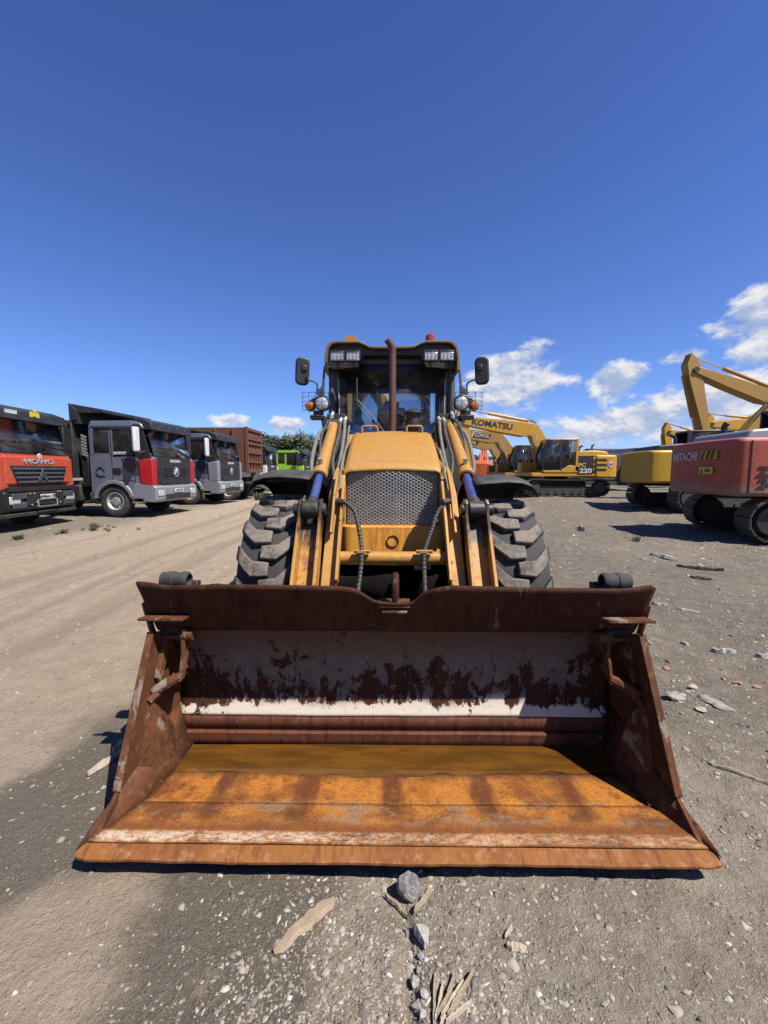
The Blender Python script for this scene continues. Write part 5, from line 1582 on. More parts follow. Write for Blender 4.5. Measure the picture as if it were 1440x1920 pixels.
def excavator(label, loc, hu, ht, col, deck='black_plastic', boomcol=None, pose=None, shoes=False, cabcol='black_plastic', hood='black_plastic', cwcol=None, scale=1.0, ztop=2.2, grp='excavators parked on the right', side_panel=True, detail=True, bucket=True, bthick=1.0):
    t = thing('excavator', label, 'excavator', loc, R(hu), grp)
    boomcol = boomcol or col
    cwcol = cwcol or col
    B = lambda mb, n, m_, par=None, **k: mb.build(n, M[m_], par or t, **k)
    undercarriage(t, ht - hu, hu, shoes)
    # revolving frame, side bodies, counterweight, hood
    B(MB().box((.0, 0, 1.16), (3.7, 2.62, .20)), 'revolving_frame', col, bevel=.03)
    cw = [(-1.55, 1.36), (-2.30, 1.36)] + [(-2.52 - .22 * math.sin(R(a)), 1.14 + .22 * math.cos(R(a))) for a in range(15, 76, 15)] + [(-2.80, .55), (-2.84, 0), (-2.80, -.55)] + [(-2.52 - .22 * math.sin(R(a)), -1.14 - .22 * math.cos(R(a))) for a in range(75, 14, -15)] + [(-2.30, -1.36), (-1.55, -1.36)]
    k = B(MB().prism(cw, 'z', .98, ztop), 'counterweight', cwcol, bevel=.09, seg=4)
    for s in (-1, 1):
        sb = B(MB().prism([(-1.545, 1.27), (.40 if s < 0 else -.64, 1.27), (.40 if s < 0 else -.64, 2.02), (-1.545, 2.10)], 'y', s * .62, s * 1.33), 'side_body', col, bevel=.03)
        if detail:
            for q in range(3):
                B(MB().box((-1.15, s * 1.335, 1.50 + .20 * q), (.55, .02, .10)), 'vent', 'black_print', sb)
            B(MB().box((-1.52, s * 1.337, 1.65), (.012, .012, .8)).box((-.66, s * 1.337, 1.65), (.012, .012, .8)), 'panel_gap', 'black_print', sb)
        B(MB().tube([(-.6, s * 1.28, 2.10), (-.6, s * 1.28, 2.35), (.35, s * 1.28, 2.32), (.35, s * 1.28, 2.0)], .016, 6), 'handrail', 'black_plastic')
    hd = B(MB().prism([(-2.45, 2.12), (-2.30, 2.40), (-1.5, 2.46), (-.75, 2.42), (-.70, 2.05), (-2.45, 2.05)], 'y', -1.05, 1.05), 'engine_hood', hood, bevel=.07, seg=3)
    B(MB().tube([(-1.55, -.62, 2.40), (-1.55, -.62, 2.66), (-1.62, -.62, 2.76), (-1.74, -.62, 2.80)], .06, 10), 'exhaust_stub', 'black_plastic', hd)
    B(MB().box((1.20, -.95, 1.55), (1.2, .70, .62)), 'tool_box', col, bevel=.04)
    # cab: frame with glass on all sides
    cy0, cy1 = .36, 1.34
    outline = [(-.62, 1.27), (-.62, 3.00), (-.50, 3.06), (.95, 3.06), (1.12, 2.98), (1.32, 2.20), (1.34, 1.65), (1.24, 1.27)]
    wf = [(.50, 1.80), (.50, 2.88), (.92, 2.90), (1.05, 2.82), (1.20, 2.18), (1.20, 1.80)]
    cabo = MB()
    cabo.prism([(-.62, 1.27), (-.62, 1.60), (-.1, 1.66), (.3, 1.40), (1.30, 1.40), (1.24, 1.27)], 'y', cy0, cy1)
    cabo.build('cab_base', M[col], t, bevel=.02)
    B(MB().box((.2, (cy0 + cy1) / 2, 3.02), (1.62, cy1 - cy0, .09)), 'cab_roof', cabcol, bevel=.03)
    for yy in (cy0 + .03, cy1 - .03):
        B(MB().box((-.55, yy, 2.2), (.14, .06, 1.7)), 'rear_post', col if cabcol != 'black_plastic' else cabcol, bevel=.01)
        B(MB().box((.30, yy, 2.2), (.09, .06, 1.7)), 'door_post', 'black_plastic', bevel=.01)
        B(MB().tube([(1.24, yy, 1.35), (1.30, yy, 1.9), (1.27, yy, 2.25), (1.02, yy, 3.0)], .045, 6), 'front_post', 'black_plastic')
    for yy in (cy0 + .01, cy1 - .01):
        B(MB().add([(-.5, yy, 1.62), (.30, yy, 1.45), (.30, yy, 2.98), (-.5, yy, 2.98)], [(0, 1, 2, 3)]), 'rear_pane', 'truck_glass', solid=.01)
        B(MB().add([(.30, yy, 1.40), (1.26, yy, 1.40), (1.27, yy, 2.2), (1.04, yy, 2.98), (.30, yy, 2.98)], [(0, 1, 2, 3, 4)]), 'door_pane', 'truck_glass', solid=.01)
        B(MB().prism([(.30, 1.40), (1.26, 1.40), (1.26, 1.85), (.30, 1.85)], 'y', yy - .008, yy + .008), 'door_panel', 'black_gloss')
    B(MB().add([(1.27, cy0, 1.4), (1.27, cy1, 1.4), (1.30, cy1, 2.2), (1.04, cy1, 2.98), (1.04, cy0, 2.98), (1.30, cy0, 2.2)], [(0, 1, 2, 5), (5, 2, 3, 4)]), 'windscreen', 'truck_glass', solid=.01)
    B(MB().box((.0, .85, 1.95), (.45, .5, .35)).box((-.2, .85, 2.3), (.15, .48, .7)), 'operator_seat', 'seat_cloth', bevel=.04)
    # boom, stick, cylinders, bucket
    if pose:
        foot, bend, tip, send = pose
        bw = .28
        bm_ = B(MB().prism(boom_poly(foot, bend, tip, .55 * bthick, .80 * bthick, .42 * bthick), 'y', -bw - .12, bw - .12), 'boom', boomcol, bevel=.02)
        f, b_, tt, se = [Vector((p[0], -.12, p[1])) for p in (foot, bend, tip, send)]
        d = (se - tt).normalized()
        n = Vector((-d.z, 0, d.x))
        if n.dot((tt - b_)) < 0:
            n = -n
        back = tt - d * .75
        sp_ = [tt - d * .80 + n * .02, tt - d * .35 + n * .34, tt + d * .5 + n * .36, se + n * .14, se - n * .14, tt + d * .6 - n * .26, tt - d * .05 - n * .30, tt - d * .45 - n * .20]
        st_ = B(MB().prism([(p.x, p.z) for p in sp_], 'y', -.34, .10), 'stick', boomcol, bevel=.02)
        # boom cylinders
        for yy in (-.52, .28):
            c0 = Vector((foot[0] + .55, yy, foot[1] - .55))
            c1 = Vector((bend[0] + (foot[0] - bend[0]) * .12 + .12, yy, bend[1] - .10))
            B(MB().cyl(c0, c0 + (c1 - c0) * .62, .085, 12), 'boom_cylinder', boomcol)
            B(MB().cyl(c0 + (c1 - c0) * .60, c1, .05, 10), 'boom_rod', 'chrome')
        # stick cylinder on top of the boom
        dd = (tt - b_).normalized()
        nn_ = Vector((-dd.z, 0, dd.x))
        if nn_.z < 0:
            nn_ = -nn_
        c0 = b_ + dd * .35 + nn_ * .52
        c1 = back + Vector((0, 0, .0))
        B(MB().cyl(c0, c0 + (c1 - c0) * .58, .085, 12), 'stick_cylinder', boomcol)
        B(MB().cyl(c0 + (c1 - c0) * .56, c1, .05, 10), 'stick_rod', 'chrome')
        B(MB().cyl(c0 + Vector((0, -.2, 0)), c0 + Vector((0, .2, 0)), .09, 10), 'cylinder_lug', boomcol)
        B(MB().cyl(tt + Vector((0, -.30, 0)), tt + Vector((0, .30, 0)), .13, 14), 'boom_pin', 'dark_iron')
        # hoses along the boom
        mb = MB()
        for oo in (-.25, .02):
            mb.tube(spline([Vector((foot[0] + .1, oo - .1, foot[1] + .35)), b_ + Vector((-.15, oo, .48)), b_ + dd * .9 + nn_ * .40 + Vector((0, oo, 0)), tt - dd * .6 + nn_ * .28 + Vector((0, oo, 0)), tt + n * .2 - d * .1 + Vector((0, oo, 0))], 6), .026, 6)
        B(mb, 'boom_hose', 'hose')
        # bucket cylinder along the stick, linkage and bucket
        q0 = tt + d * .1 + n * .48
        q1 = se - d * .45 + n * .40
        B(MB().cyl(q0, q0 + (q1 - q0) * .6, .075, 10), 'bucket_cylinder', boomcol)
        B(MB().cyl(q0 + (q1 - q0) * .58, q1, .045, 8), 'bucket_rod', 'chrome')
        if bucket:
            u = -n
            bk = [se + n * .1, se + n * .30 - d * .1, se + d * .15 + n * .62, se + d * .75 + n * .62, se + d * 1.15 + n * .2, se + d * 1.2 - n * .35, se + d * .85 - n * .35, se + d * .35 - n * .12]
            B(MB().prism([(p.x, p.z) for p in bk], 'y', -.62, .38), 'bucket', 'dark_iron', bevel=.03)
    return t


def gpos(x, y):
    return (x, y, gz(x, y))


# side-on yellow excavator with its cab towards us
k1 = excavator('yellow excavator with black cab, boom reaching left above the loader fender', (9.75, 23.4, .20), 180, 180, 'yellow_bright', cabcol='yellow_bright', hood='yellow_bright',
               pose=((.35, 1.95), (1.40, 3.60), (5.35, 4.15), (4.80, 1.50)))
lettering('KOMATSU', .44, M['navy_print'], k1, (3.72, .165, 3.93), (R(90), R(8), R(180)), .016, xs=1.12)
MB().box((-1.02, 1.342, 1.70), (.82, .012, .92)).build('number_panel', M['black_print'], k1)
lettering('PC', .28, M['yellow_print'], k1, (-.82, 1.352, 1.66), (R(90), 0, R(180)), .008, xs=1.2)
lettering('220', .34, M['silver_print'], k1, (-1.02, 1.352, 1.36), (R(90), 0, R(180)), .014, xs=1.3)
for q in range(3):
    MB().box((-1.80, 1.365, 1.42 + .26 * q), (.66, .012, .12)).build('side_vent', M['black_print'], k1)
MB().lathe([(0, .012), (.19, .010), (.20, 0)], (-2.36, 1.36, 1.70), 'y', 20).build('round_decal', M['red_print'], k1)
MB().lathe([(0, .02), (.165, .018), (.17, .008)], (-2.36, 1.36, 1.70), 'y', 20).build('round_decal', M['white_paint'], k1)
lettering('KIT', .16, M['red_print'], k1, (-2.36, 1.386, 1.70), (R(90), 0, R(180)), .006)

l1 = excavator('tan excavator with a dark cab and a black logo plate on its boom', (9.85, 28.6, .20), 180, 180, 'yellow_tan', cabcol='black_plastic',
               pose=((.55, 1.90), (2.0, 3.60), (5.8, 4.10), (5.2, 1.3)), detail=False)
lp_ = MB().prism([(-1.02, -.17), (-.80, .20), (1.02, .20), (.80, -.17)], 'y', -.006, .006).build('logo_plate', M['black_print'], l1)
lp_.location = (3.15, .170, 3.76)
lp_.rotation_euler = (0, R(7), R(180))
lp_.scale = (.62, 1, .9)
lp2 = MB().prism([(-1.20, -.17), (-.98, .26), (-.2, .26), (-.2, .21), (-.85, .21), (-1.06, -.17)], 'y', -.004, .004).build('logo_stripe', M['silver_print'], lp_)
lettering('LOVOL', .33, M['silver_print'], l1, (3.15, .182, 3.77), (R(90), R(7), R(180)), .010, shear=.15, xs=.95)
l2 = excavator('tan excavator farthest of the two with black logo plates', (10.6, 34.0, .20), 180, 180, 'yellow_tan', cabcol='black_plastic',
               pose=((.55, 1.85), (1.75, 3.40), (5.5, 4.05), (5.0, 1.3)), detail=False)
lp_ = MB().prism([(-1.02, -.15), (-.80, .18), (1.02, .18), (.80, -.15)], 'y', -.006, .006).build('logo_plate', M['black_print'], l2)
lp_.location = (3.55, .170, 3.70)
lp_.rotation_euler = (0, R(9), R(180))
lp_.scale = (.7, 1, .9)
lettering('LOVOL', .30, M['silver_print'], l2, (3.55, .182, 3.71), (R(90), R(9), R(180)), .010, shear=.15, xs=.95)
o1 = excavator('bright orange excavator far behind the loader, under the tan booms', (9.6, 41.5, .15), 70, 0, 'orange_body', hood='orange_body', pose=((.55, 1.9), (2.0, 3.3), (4.8, 2.6), (5.6, .9)), detail=True)

# counterweights facing us on the right
y2 = excavator('lemon yellow excavator showing its counterweight beside the red one', (12.72, 16.2, .10), -9, 0, 'yellow_lemon', pose=((.55, 1.95), (2.0, 3.6), (5.6, 3.3), (6.2, .9)))
rh = excavator('dented red excavator with its counterweight towards the camera at right', (10.25, 9.52, gz(10.1, 9.5)), -9, -15, 'hitachi_red', shoes=True, hood='hood_silver', pose=((.55, 1.95), (2.0, 4.0), (5.6, 3.8), (6.4, 1.0)), ztop=2.22)
# lettering on the counterweight (rear face looks along local -x)
lettering('HITACHI', .27, M['silver_print'], rh, (-2.852, .36, 1.86), (R(90), 0, R(-90 + 2)), .006, shear=.12, xs=.92)
lettering('ZAXIS', .27, M['black_print'], rh, (-1.90, -1.372, 1.50), (R(90), 0, 0), .014, shear=.12, xs=1.2)
lettering('240', .27, M['black_print'], rh, (-2.08, -1.372, 1.25), (R(90), 0, 0), .014, shear=.12, xs=1.2)
MB().box((-2.47, -1.362, 1.6), (.016, .02, 1.1)).build('panel_gap', M['black_print'], rh)
hz_ = MB().box((-2.832, -.60, 1.88), (.03, .46, .18), (0, 0, R(4))).build('hazard_plate', M['yellow_print'], rh)
for q in range(3):
    MB().prism([(-.42 - .16 * q, 1.792), (-.35 - .16 * q, 1.792), (-.43 - .16 * q, 1.968), (-.50 - .16 * q, 1.968)], 'x', -2.868, -2.860).build('hazard_stripe', M['black_print'], hz_)
wp = MB().box((-2.836, -.52, 1.53), (.03, .42, .16), (0, 0, R(4))).build('warning_plate', M['yellow_print'], rh)
MB().prism([(-.44, 1.47), (-.36, 1.47), (-.40, 1.57)], 'x', -2.868, -2.862).box((-2.865, -.60, 1.53), (.006, .14, .05)).build('warning_mark', M['black_print'], wp)
MB().tube([(-1.9, .55, 2.42), (-1.9, .55, 2.62), (-1.86, .52, 2.70)], .07, 10).build('intake_stack', M['black_plastic'], rh)

# machines whose booms tower behind the red excavator
b1 = excavator('excavator with the tallest tan boom raised behind the red one', (20.0, 19.6, .15), 180, 180, 'yellow_tan', pose=((.55, 1.95), (1.75, 4.70), (5.60, 6.05), (4.60, 2.3)), bucket=False, detail=False, bthick=.78)
b2 = excavator('yellow excavator whose low boom tip shows left of the tall tan boom', (28.2, 34.0, .20), 180, 180, 'yellow_bright', pose=((.55, 1.9), (2.2, 3.95), (5.0, 4.55), (4.7, 2.0)), detail=False)
b3 = excavator('yellow excavator with its boom tip showing right of the tall tan boom', (28.1, 29.5, .20), 180, 180, 'yellow_bright', pose=((.55, 1.9), (1.9, 4.6), (5.0, 4.65), (4.7, 2.0)), detail=False)

# ------------------------------------------------------------------ far background


def tree(label, loc, h, w, seed, mat):
    rnd = random.Random(seed)
    t = thing('tree', label, 'tree', loc, rnd.uniform(0, 6.28), 'trees of the far tree line')
    mb = MB()
    mb.tube([(0, 0, 0), (.1, 0, h * .3), (0, .1, h * .6), (.05, 0, h * .9)], [.22, .17, .11, .03], 7)
    blobs = []
    for k in range(26):
        z = h * rnd.uniform(.22, .97)
        rr = w * (math.sin(math.pi * min(1, max(.12, (z / h) ** 1.1))) ** .6)
        a = rnd.uniform(0, 6.28)
        q = rnd.uniform(.2, .75) * rr
        c = Vector((q * math.cos(a), q * math.sin(a), z))
        blobs.append((c, rnd.uniform(.35, .62) * w * .75))
        mb.tube([(0, 0, max(.5, z - h * .15)), c * .6 + Vector((0, 0, z * .37)), c], [.07, .05, .02], 5)
    mb.build('trunk', M['bark'], t)
    lf = MB()
    for c, r in blobs:
        for _ in range(130):
            d = Vector((rnd.gauss(0, 1), rnd.gauss(0, 1), rnd.gauss(0, .9)))
            d = d.normalized() * r * rnd.uniform(.45, 1.08)
            p = c + d
            if p.z < h * .12:
                continue
            s = rnd.uniform(.13, .27)
            u = Vector((rnd.gauss(0, 1), rnd.gauss(0, 1), rnd.gauss(0, 1))).normalized()
            v_ = u.orthogonal().normalized()
            lf.add([p - u * s, p + v_ * s * .55, p + u * s, p - v_ * s * .55], [(0, 1, 2, 3)])
    o = lf.build('crown', M[mat], t, smooth=0)
    return t


protos = [tree('tree in the dense green row beyond the trucks', (-29, 88, 0), 8.6, 3.0, 1, 'leaf'), tree('tree in the dense green row beyond the trucks', (-26.2, 90, 0), 9.2, 2.8, 2, 'leaf_grey'), tree('tree in the dense green row beyond the trucks', (-23.4, 87, 0), 8.4, 3.1, 3, 'leaf')]
rnd = random.Random(5)
xs_ = [-30.4, -28.2, -25.5, -21.2, -17.3, -11.4, -48, -45, -42.5, -39.6, -36.8, -34, -31.5, -20.7, -18.0, -15.3, -12.7, -10.0, -27.6, -24.8, -22, -19.3, -16.6, -14]
for k, x in enumerate(xs_):
    src = protos[k % 3]
    c = src.copy()
    C.objects.link(c)
    c.location = (x, 88 + rnd.uniform(-2, 2) + (6 if k > 17 else 0), 0)
    c.rotation_euler.z = rnd.uniform(0, 6.28)
    s = rnd.uniform(.92, 1.10)
    c.scale = (s, s, s * rnd.uniform(.95, 1.05))
    for ch in src.children:
        dup(ch, c)

# low sheds and stacks on the right horizon
sh = thing('warehouse', 'low pale warehouse on the right horizon behind the yellow excavator', 'building', (34, 56, 0), R(8))
MB().box((0, 0, 1.7), (14, 8, 3.4)).build('wall', M['building_pale'], sh)
MB().prism([(-4.3, 3.4), (0, 4.6), (4.3, 3.4)], 'x', -7.2, 7.2).build('roof', M['building_dark'], sh)
for k in range(5):
    MB().box((-5.4 + 2.6 * k, -4.02, 2.0), (1.2, .08, .9)).build('window', M['dark_window'], sh)
ct = thing('shipping_container', 'grey box container standing behind the yellow side-on excavator', 'container', (17.9, 31.5, .2), R(10))
MB().box((0, 0, 1.65), (1.2, 5, 2.7)).build('shell', M['steel_grey'], ct, bevel=.03)
for k in range(4):
    MB().box((-.45 + .3 * k, -2.53, 1.65), (.08, .06, 2.5)).build('door_rib', M['building_pale'], ct)
pw = thing('power_unit', 'dark machinery housing standing behind the yellow side-on excavator', 'machine', (14.9, 30.5, .2), R(4))
MB().box((0, 0, 1.65), (4.2, 1.8, 1.9)).build('housing', M['building_dark'], pw, bevel=.06)
MB().box((0, 0, .5), (4.5, 2.0, .3)).build('skid', M['dark_iron'], pw)
for k in range(6):
    MB().box((-1.6 + .65 * k, -.93, 2.1), (.5, .05, .7)).build('louvre', M['cab_grey'], pw)
MB().tube([(.4, 0, 2.6), (.4, 0, 3.2), (.55, 0, 3.3)], .07, 8).build('exhaust_stub', M['dark_iron'], pw)
for k, (x, y, w, h_) in enumerate(((26, 118, 9, 5.5), (38, 122, 12, 4.2), (19, 125, 7, 4.6))):
    bl_ = thing('distant_building', ['pale distant block above the orange excavator', 'long grey distant building on the horizon', 'small distant building at the horizon by the orange excavator'][k], 'building', (x, y, 0), 0)
    MB().box((0, 0, h_ / 2), (w, 5, h_)).build('wall', M['building_pale'], bl_)
    MB().box((0, 0, h_ + .15), (w + .5, 5.5, .3)).build('roof', M['building_dark'], bl_)
    for q in range(int(w // 2)):
        MB().box((-w / 2 + 1.1 + q * 2, -2.53, h_ * .55), (1.0, .06, 1.2)).build('window', M['dark_window'], bl_)

# ------------------------------------------------------------------ stones, timber and weeds


def gpt(px, py):
    return px, py, gz(px, py)


def rock(name, label, x, y, d, seed, mat, cat='rock', rz=0, sink=.3, group=None):
    rnd = random.Random(seed)
    bm = bmesh.new()
    bmesh.ops.create_icosphere(bm, subdivisions=4 if max(d) > .03 else 2, radius=1)
    planes = [(Vector((rnd.gauss(0, 1), rnd.gauss(0, 1), rnd.gauss(0, 1))).normalized(), rnd.uniform(.42, .80)) for _ in range(13)]
    for v_ in bm.verts:
        p = v_.co.copy()
        for n_, q in planes:
            e = p.dot(n_) - q
            if e > 0:
                p -= n_ * e
        p *= 1 + .05 * math.sin(p.x * 9 + seed) * math.sin(p.y * 7) + rnd.uniform(-.015, .015)
        v_.co = Vector((p.x * d[0], p.y * d[1], p.z * d[2]))
    me_ = bpy.data.meshes.new(name)
    bm.to_mesh(me_)
    bm.free()
    me_.materials.append(M[mat])
    me_.polygons.foreach_set('use_smooth', [True] * len(me_.polygons))
    me_.set_sharp_from_angle(angle=R(22))
    o = bpy.data.objects.new(name, me_)
    C.objects.link(o)
    o.location = (x, y, gz(x, y) + d[2] * (1 - 2 * sink))
    o.rotation_euler = (0, 0, R(rz))
    return tag(o, label, cat, group)


def splinter(name, label, p0, p1, w, th, seed, mat, cat='wood', n=9, lift=.006, taper=.35, group=None):
    rnd = random.Random(seed)
    a, b_ = Vector((p0[0], p0[1], 0)), Vector((p1[0], p1[1], 0))
    d = (b_ - a)
    side = Vector((-d.y, d.x, 0)).normalized()
    vs_, fs_ = [], []
    for i in range(n + 1):
        t_ = i / n
        q = a + d * t_ + side * rnd.uniform(-.1, .1) * w
        ww = w * (taper + (1 - taper) * math.sin(math.pi * min(1, .15 + t_ * .8)) + rnd.uniform(-.12, .12)) * .5
        if i in (0, n):
            ww *= .45
        z = gz(q.x, q.y) + lift
        hh = th * rnd.uniform(.75, 1.15)
        vs_ += [q - side * ww + Vector((0, 0, z)), q - side * ww * .6 + Vector((0, 0, z + hh)), q + side * ww * .5 + Vector((0, 0, z + hh * .9)), q + side * ww + Vector((0, 0, z))]
    for i in range(n):
        for k in range(4):
            k2 = (k + 1) % 4
            fs_.append((i * 4 + k, i * 4 + k2, i * 4 + 4 + k2, i * 4 + 4 + k))
    fs_ += [(0, 1, 2, 3), (n * 4 + 3, n * 4 + 2, n * 4 + 1, n * 4)]
    o = MB().add(vs_, fs_).build(name, M[mat], None, smooth=0)
    return tag(o, label, cat, group)


rock('rock', 'tall angular grey rock just in front of the bucket edge', .092, 1.325, (.044, .052, .066), 3, 'stone_grey', rz=20, sink=.22)
rock('rock', 'pale broken rock at the head of the ground crack', .121, 1.190, (.028, .050, .032), 8, 'stone_pale', rz=10)
rock('rock', 'small grey stone wedged beside the pale broken rock', .078, 1.215, (.022, .026, .022), 11, 'stone_grey', rz=60)
CR = ((.085, 1.150, .014), (.112, 1.135, .012), (.080, 1.115, .016), (.104, 1.098, .012), (.094, 1.070, .020), (.076, 1.05, .012), (.112, 1.035, .014), (.092, 1.015, .018), (.106, .990, .014))
for k, (x, y, r_) in enumerate(CR):
    rock('crack_stone', 'chunk of broken grey stone lying along the ground crack at the bottom', x, y, (r_, r_ * 1.3, r_ * .9), 20 + k, ('stone_pale', 'stone_grey')[k % 2], 'stone', rz=37 * k, group='stones in the crack')
splinter('wood_splinter', 'short wood splinter leaning left of the tall grey rock', (.004, 1.321), (.090, 1.256), .014, .012, 1, 'wood', lift=.01)
splinter('wood_splinter', 'wood splinter right of the tall grey rock', (.172, 1.335), (.102, 1.256), .016, .014, 2, 'wood', lift=.01)
for k in range(9):
    x = .150 + .012 * k
    splinter('wood_splinter', 'splinter in the fan of torn wood at the bottom of the crack', (x + .010 * (k % 3), 1.075 - .022 * (k % 4)), (.132 + .005 * k, .955 + .012 * (k % 3)), .010, .012, 30 + k, ('wood', 'wood_pale')[k % 2], lift=.004 + .004 * (k % 3), group='fan of torn wood')
splinter('wood_shard', 'long tapering pale wood shard lying left of the crack', (-.173, 1.306), (-.347, 1.145), .050, .012, 3, 'wood', n=12, lift=.004)
splinter('wood_chip', 'thin wood chip on the gravel right of the crack', (.421, 1.21), (.385, 1.172), .012, .008, 4, 'wood_pale')
splinter('wood_chip', 'broken flat wood chip below the thin one', (.385, 1.150), (.445, 1.140), .03, .008, 5, 'wood_pale')
splinter('driftwood_stick', 'forked pale stick poking out left of the bucket', (-1.40, 2.36), (-1.44, 2.05), .065, .03, 6, 'wood_pale', n=10, taper=.5)
splinter('driftwood_stick', 'thin curved end of the pale stick left of the bucket', (-1.40, 2.06), (-1.45, 1.875), .038, .02, 7, 'wood_pale', n=10, taper=.4)
rock('rock', 'dark grey flat topped rock right of the bucket side', 1.945, 2.62, (.070, .05, .042), 40, 'stone_grey', rz=-10)
splinter('plank', 'grey weathered plank piece on the gravel right of the bucket', (2.15, 2.67), (2.22, 2.47), .09, .012, 41, 'stone_grey', n=8, taper=.8)
splinter('stick', 'thin pale stick on the gravel at the right edge', (1.667, 1.985), (1.86, 1.83), .016, .012, 42, 'wood_pale', n=12)
splinter('stick', 'dark burnt stick on the ground in front of the red excavator', (4.80, 6.62), (5.25, 6.22), .07, .04, 43, 'wood_dark', n=10)
splinter('stick', 'short dark stick below the burnt one', (4.50, 5.92), (4.70, 5.76), .05, .03, 44, 'wood_dark', n=8)
splinter('paper_scrap', 'crumpled pale scrap lying in mid distance right of the wheel', (4.90, 7.45), (5.15, 7.05), .14, .05, 45, 'stone_pale', 'debris', n=7)
splinter('paper_scrap', 'white scrap on the gravel near the right edge', (2.80, 3.38), (2.94, 3.30), .08, .03, 46, 'stone_pale', 'debris', n=7)
splinter('paper_scrap', 'white scrap half off the right edge of the gravel', (3.08, 3.27), (3.22, 3.22), .08, .03, 47, 'stone_pale', 'debris', n=7)
splinter('wood_branch', 'pale branch stub standing up on the dirt right of the wheel', (5.18, 10.9), (5.24, 10.6), .09, .12, 48, 'wood_pale', n=7)
splinter('stick', 'pale twig on the gravel behind the bucket corner at right', (3.26, 4.44), (3.42, 4.32), .05, .02, 49, 'wood_pale', n=9)
splinter('stick', 'pale twig near the bucket roller at right', (3.12, 4.66), (3.26, 4.58), .05, .025, 50, 'wood_pale', n=8)
for k, (x, y, r_) in enumerate(((2.59, 2.86, .035), (2.66, 2.80, .028), (2.52, 2.92, .022), (2.22, 3.1, .03), (2.3, 3.2, .022))):
    rock('brick_piece', 'crumb of red brick on the gravel to the right of the bucket', x, y, (r_ * 1.3, r_, r_ * .5), 60 + k, 'brick_red', 'brick', rz=31 * k, group='red brick crumbs')
rnd = random.Random(99)
for k in range(34):
    x = rnd.uniform(1.55, 2.3) + (0 if k % 3 else rnd.uniform(0, 1.2))
    y = rnd.uniform(2.55, 3.6) if k % 2 else rnd.uniform(1.4, 5.2)
    if x < 1.45:
        continue
    r_ = rnd.uniform(.012, .040)
    rock('stone', 'loose stone among the rubble right of the bucket', x, y, (r_ * rnd.uniform(.9, 1.6), r_, r_ * rnd.uniform(.45, .8)), 100 + k, ('stone_grey', 'stone_pale', 'stone_pale')[k % 3], 'stone', rz=rnd.uniform(0, 360), group='loose stones right of the bucket')
for k in range(26):
    x = rnd.uniform(-.9, 1.6)
    y = rnd.uniform(.98, 1.33)
    r_ = rnd.uniform(.004, .008)
    rock('pebble', 'pale pebble on the gravel in the foreground', x, y, (r_ * rnd.uniform(.9, 1.5), r_, r_ * .8), 200 + k, 'stone_pale', 'stone', rz=rnd.uniform(0, 360), group='pale foreground pebbles')

# loose gravel as one mass: thousands of pebbles
rng = np.random.default_rng(5)
N = 90000
base = np.array([[1, 0, 0], [-1, 0, 0], [0, 1, 0], [0, -1, 0], [0, 0, 1], [.6, .6, .5], [-.6, .5, .6], [-.5, -.7, .4], [.6, -.5, .55]], float)
tri = [(5, 0, 2), (5, 2, 4), (5, 4, 0), (6, 2, 1), (6, 1, 4), (6, 4, 2), (7, 1, 3), (7, 3, 4), (7, 4, 1), (8, 3, 0), (8, 0, 4), (8, 4, 3)]
dist = .93 * np.exp(rng.random(N) ** 1.25 * math.log(22 / .93))
ang = (rng.random(N) - .5) * R(96)
px_ = dist * np.sin(ang)
py_ = dist * np.cos(ang)
# fewer pebbles on the packed road to the left
keep = rng.random(N) < .22 + .78 * sstep(px_ + .1 * py_ + .5 * vnoise(px_ * 2 + 5, py_ * 2), -.75, .35)
clump = vnoise(px_ * 1.6 + 50, py_ * 1.6) + .5 * vnoise(px_ * 5, py_ * 5 + 20)
keep &= rng.random(N) < np.clip(.55 + .8 * clump, .15, 1)
keep &= ~((np.abs(px_ - .06) < 1.2) & (py_ > 1.42) & (py_ < 4.6))
px_, py_, dist = px_[keep], py_[keep], dist[keep]
n_ = len(px_)
sz = np.clip(np.exp(rng.normal(math.log(.0027), .52, n_)) * (.8 + dist * .30), .0012, .05)
zz = base_h(px_, py_) + micro_h(px_, py_)
rot = rng.random(n_) * 6.28
jit = 1 + rng.normal(0, .22, (n_, 9, 3))
V = base[None] * jit * np.stack([sz * np.where((rng.random(n_) < .15) & (sz < .005 * (.8 + dist * .3)), rng.uniform(1.8, 3.4, n_), rng.uniform(.8, 1.7, n_)), sz, sz * rng.uniform(.35, .8, n_)], -1)[:, None, :]
cr, sr = np.cos(rot)[:, None], np.sin(rot)[:, None]
VX = V[..., 0] * cr - V[..., 1] * sr + px_[:, None]
VY = V[..., 0] * sr + V[..., 1] * cr + py_[:, None]
VZ = V[..., 2] + zz[:, None] - sz[:, None] * .12
co = np.stack([VX, VY, VZ], -1).reshape(-1, 3)
F = (np.array(tri)[None] + (np.arange(n_) * 9)[:, None, None]).reshape(-1, 3)
me = bpy.data.meshes.new('gravel')
me.vertices.add(len(co))
me.vertices.foreach_set('co', co.reshape(-1))
me.loops.add(F.size)
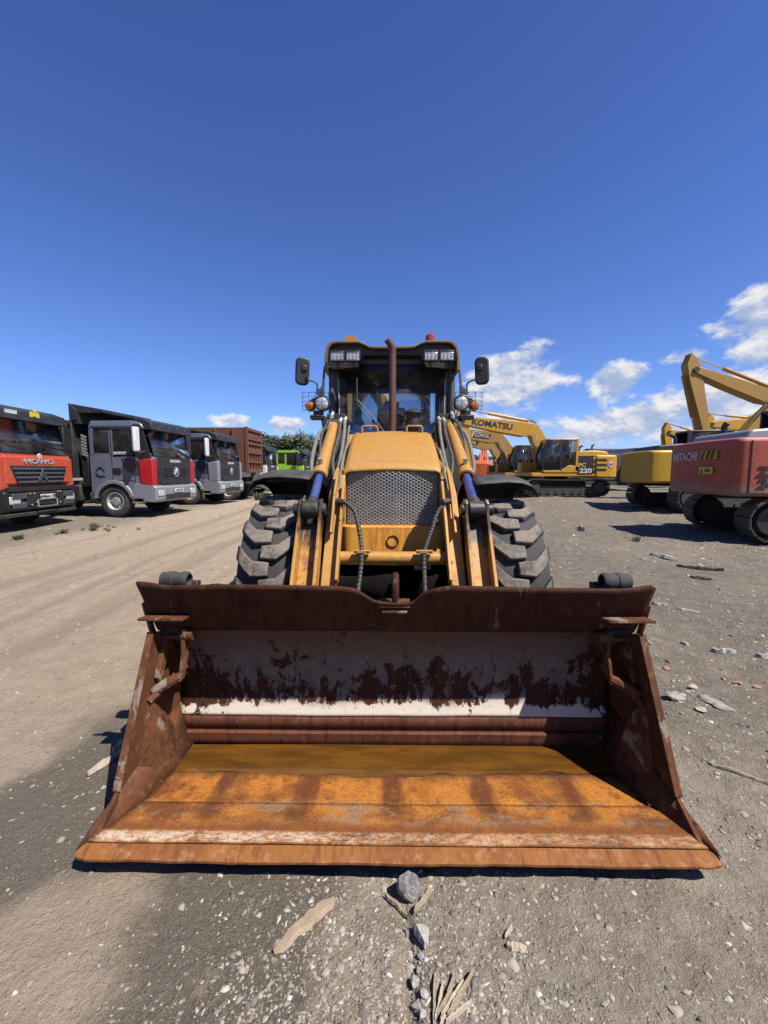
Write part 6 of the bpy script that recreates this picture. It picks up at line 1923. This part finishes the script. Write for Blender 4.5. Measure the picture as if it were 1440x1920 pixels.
me.loops.foreach_set('vertex_index', F.reshape(-1))
me.polygons.add(len(F))
me.polygons.foreach_set('loop_start', np.arange(0, F.size, 3))
me.polygons.foreach_set('loop_total', np.full(len(F), 3))
me.update()
me.materials.append(M['gravel'])
gr = bpy.data.objects.new('gravel', me)
C.objects.link(gr)
tag(gr, 'loose grey gravel scattered over the dirt yard', 'gravel', kind='stuff')


def weed(label, x, y, s, seed, nb=60):
    rnd = random.Random(seed)
    mb = MB()
    for _ in range(nb):
        a = rnd.uniform(0, 6.28)
        r0 = rnd.uniform(0, .35) * s
        b0 = Vector((r0 * math.cos(a), r0 * math.sin(a), 0))
        h_ = s * rnd.uniform(.25, .75)
        a2 = a + rnd.uniform(-.9, .9)
        tip = b0 + Vector((math.cos(a2) * s * rnd.uniform(.1, .6), math.sin(a2) * s * rnd.uniform(.1, .6), h_))
        w_ = Vector((-math.sin(a2), math.cos(a2), 0)) * s * .035
        mid = (b0 + tip) / 2 + Vector((0, 0, h_ * .18))
        mb.add([b0 - w_, b0 + w_, mid + w_ * .9, mid - w_ * .9, tip], [(0, 1, 2, 3), (3, 2, 4)])
    o = mb.build('weed_tuft', M['grass_blade'], None, smooth=0)
    o.location = (x, y, gz(x, y) - .01)
    return tag(o, label, 'weed', 'weed tufts on the dirt')


weed('green weed tuft on the dirt in front of the red truck at the left edge', -8.15, 9.05, .22, 1, 80)
weed('weed tuft growing on the bare patch ahead of the red truck', -7.75, 10.9, .24, 2, 70)
weed('small weed tuft right of the red truck on the dirt', -7.35, 10.3, .20, 3, 60)
weed('weed tuft on the verge in front of the red truck bumper', -7.75, 9.85, .20, 4, 60)
weed('thin weeds at the foot of the rusty tipper', -6.75, 22.2, .7, 5, 90)
weed('lone weed tuft on the dirt in front of the red excavator shadow', 5.55, 8.95, .20, 6, 60)
for k in range(10):
    rr_ = random.Random(300 + k)
    weed('low green weed in the patch before the red and grey trucks', -7.9 + rr_.uniform(0, 1.6), 9.7 + rr_.uniform(0, 1.6), .13, 310 + k, 30)
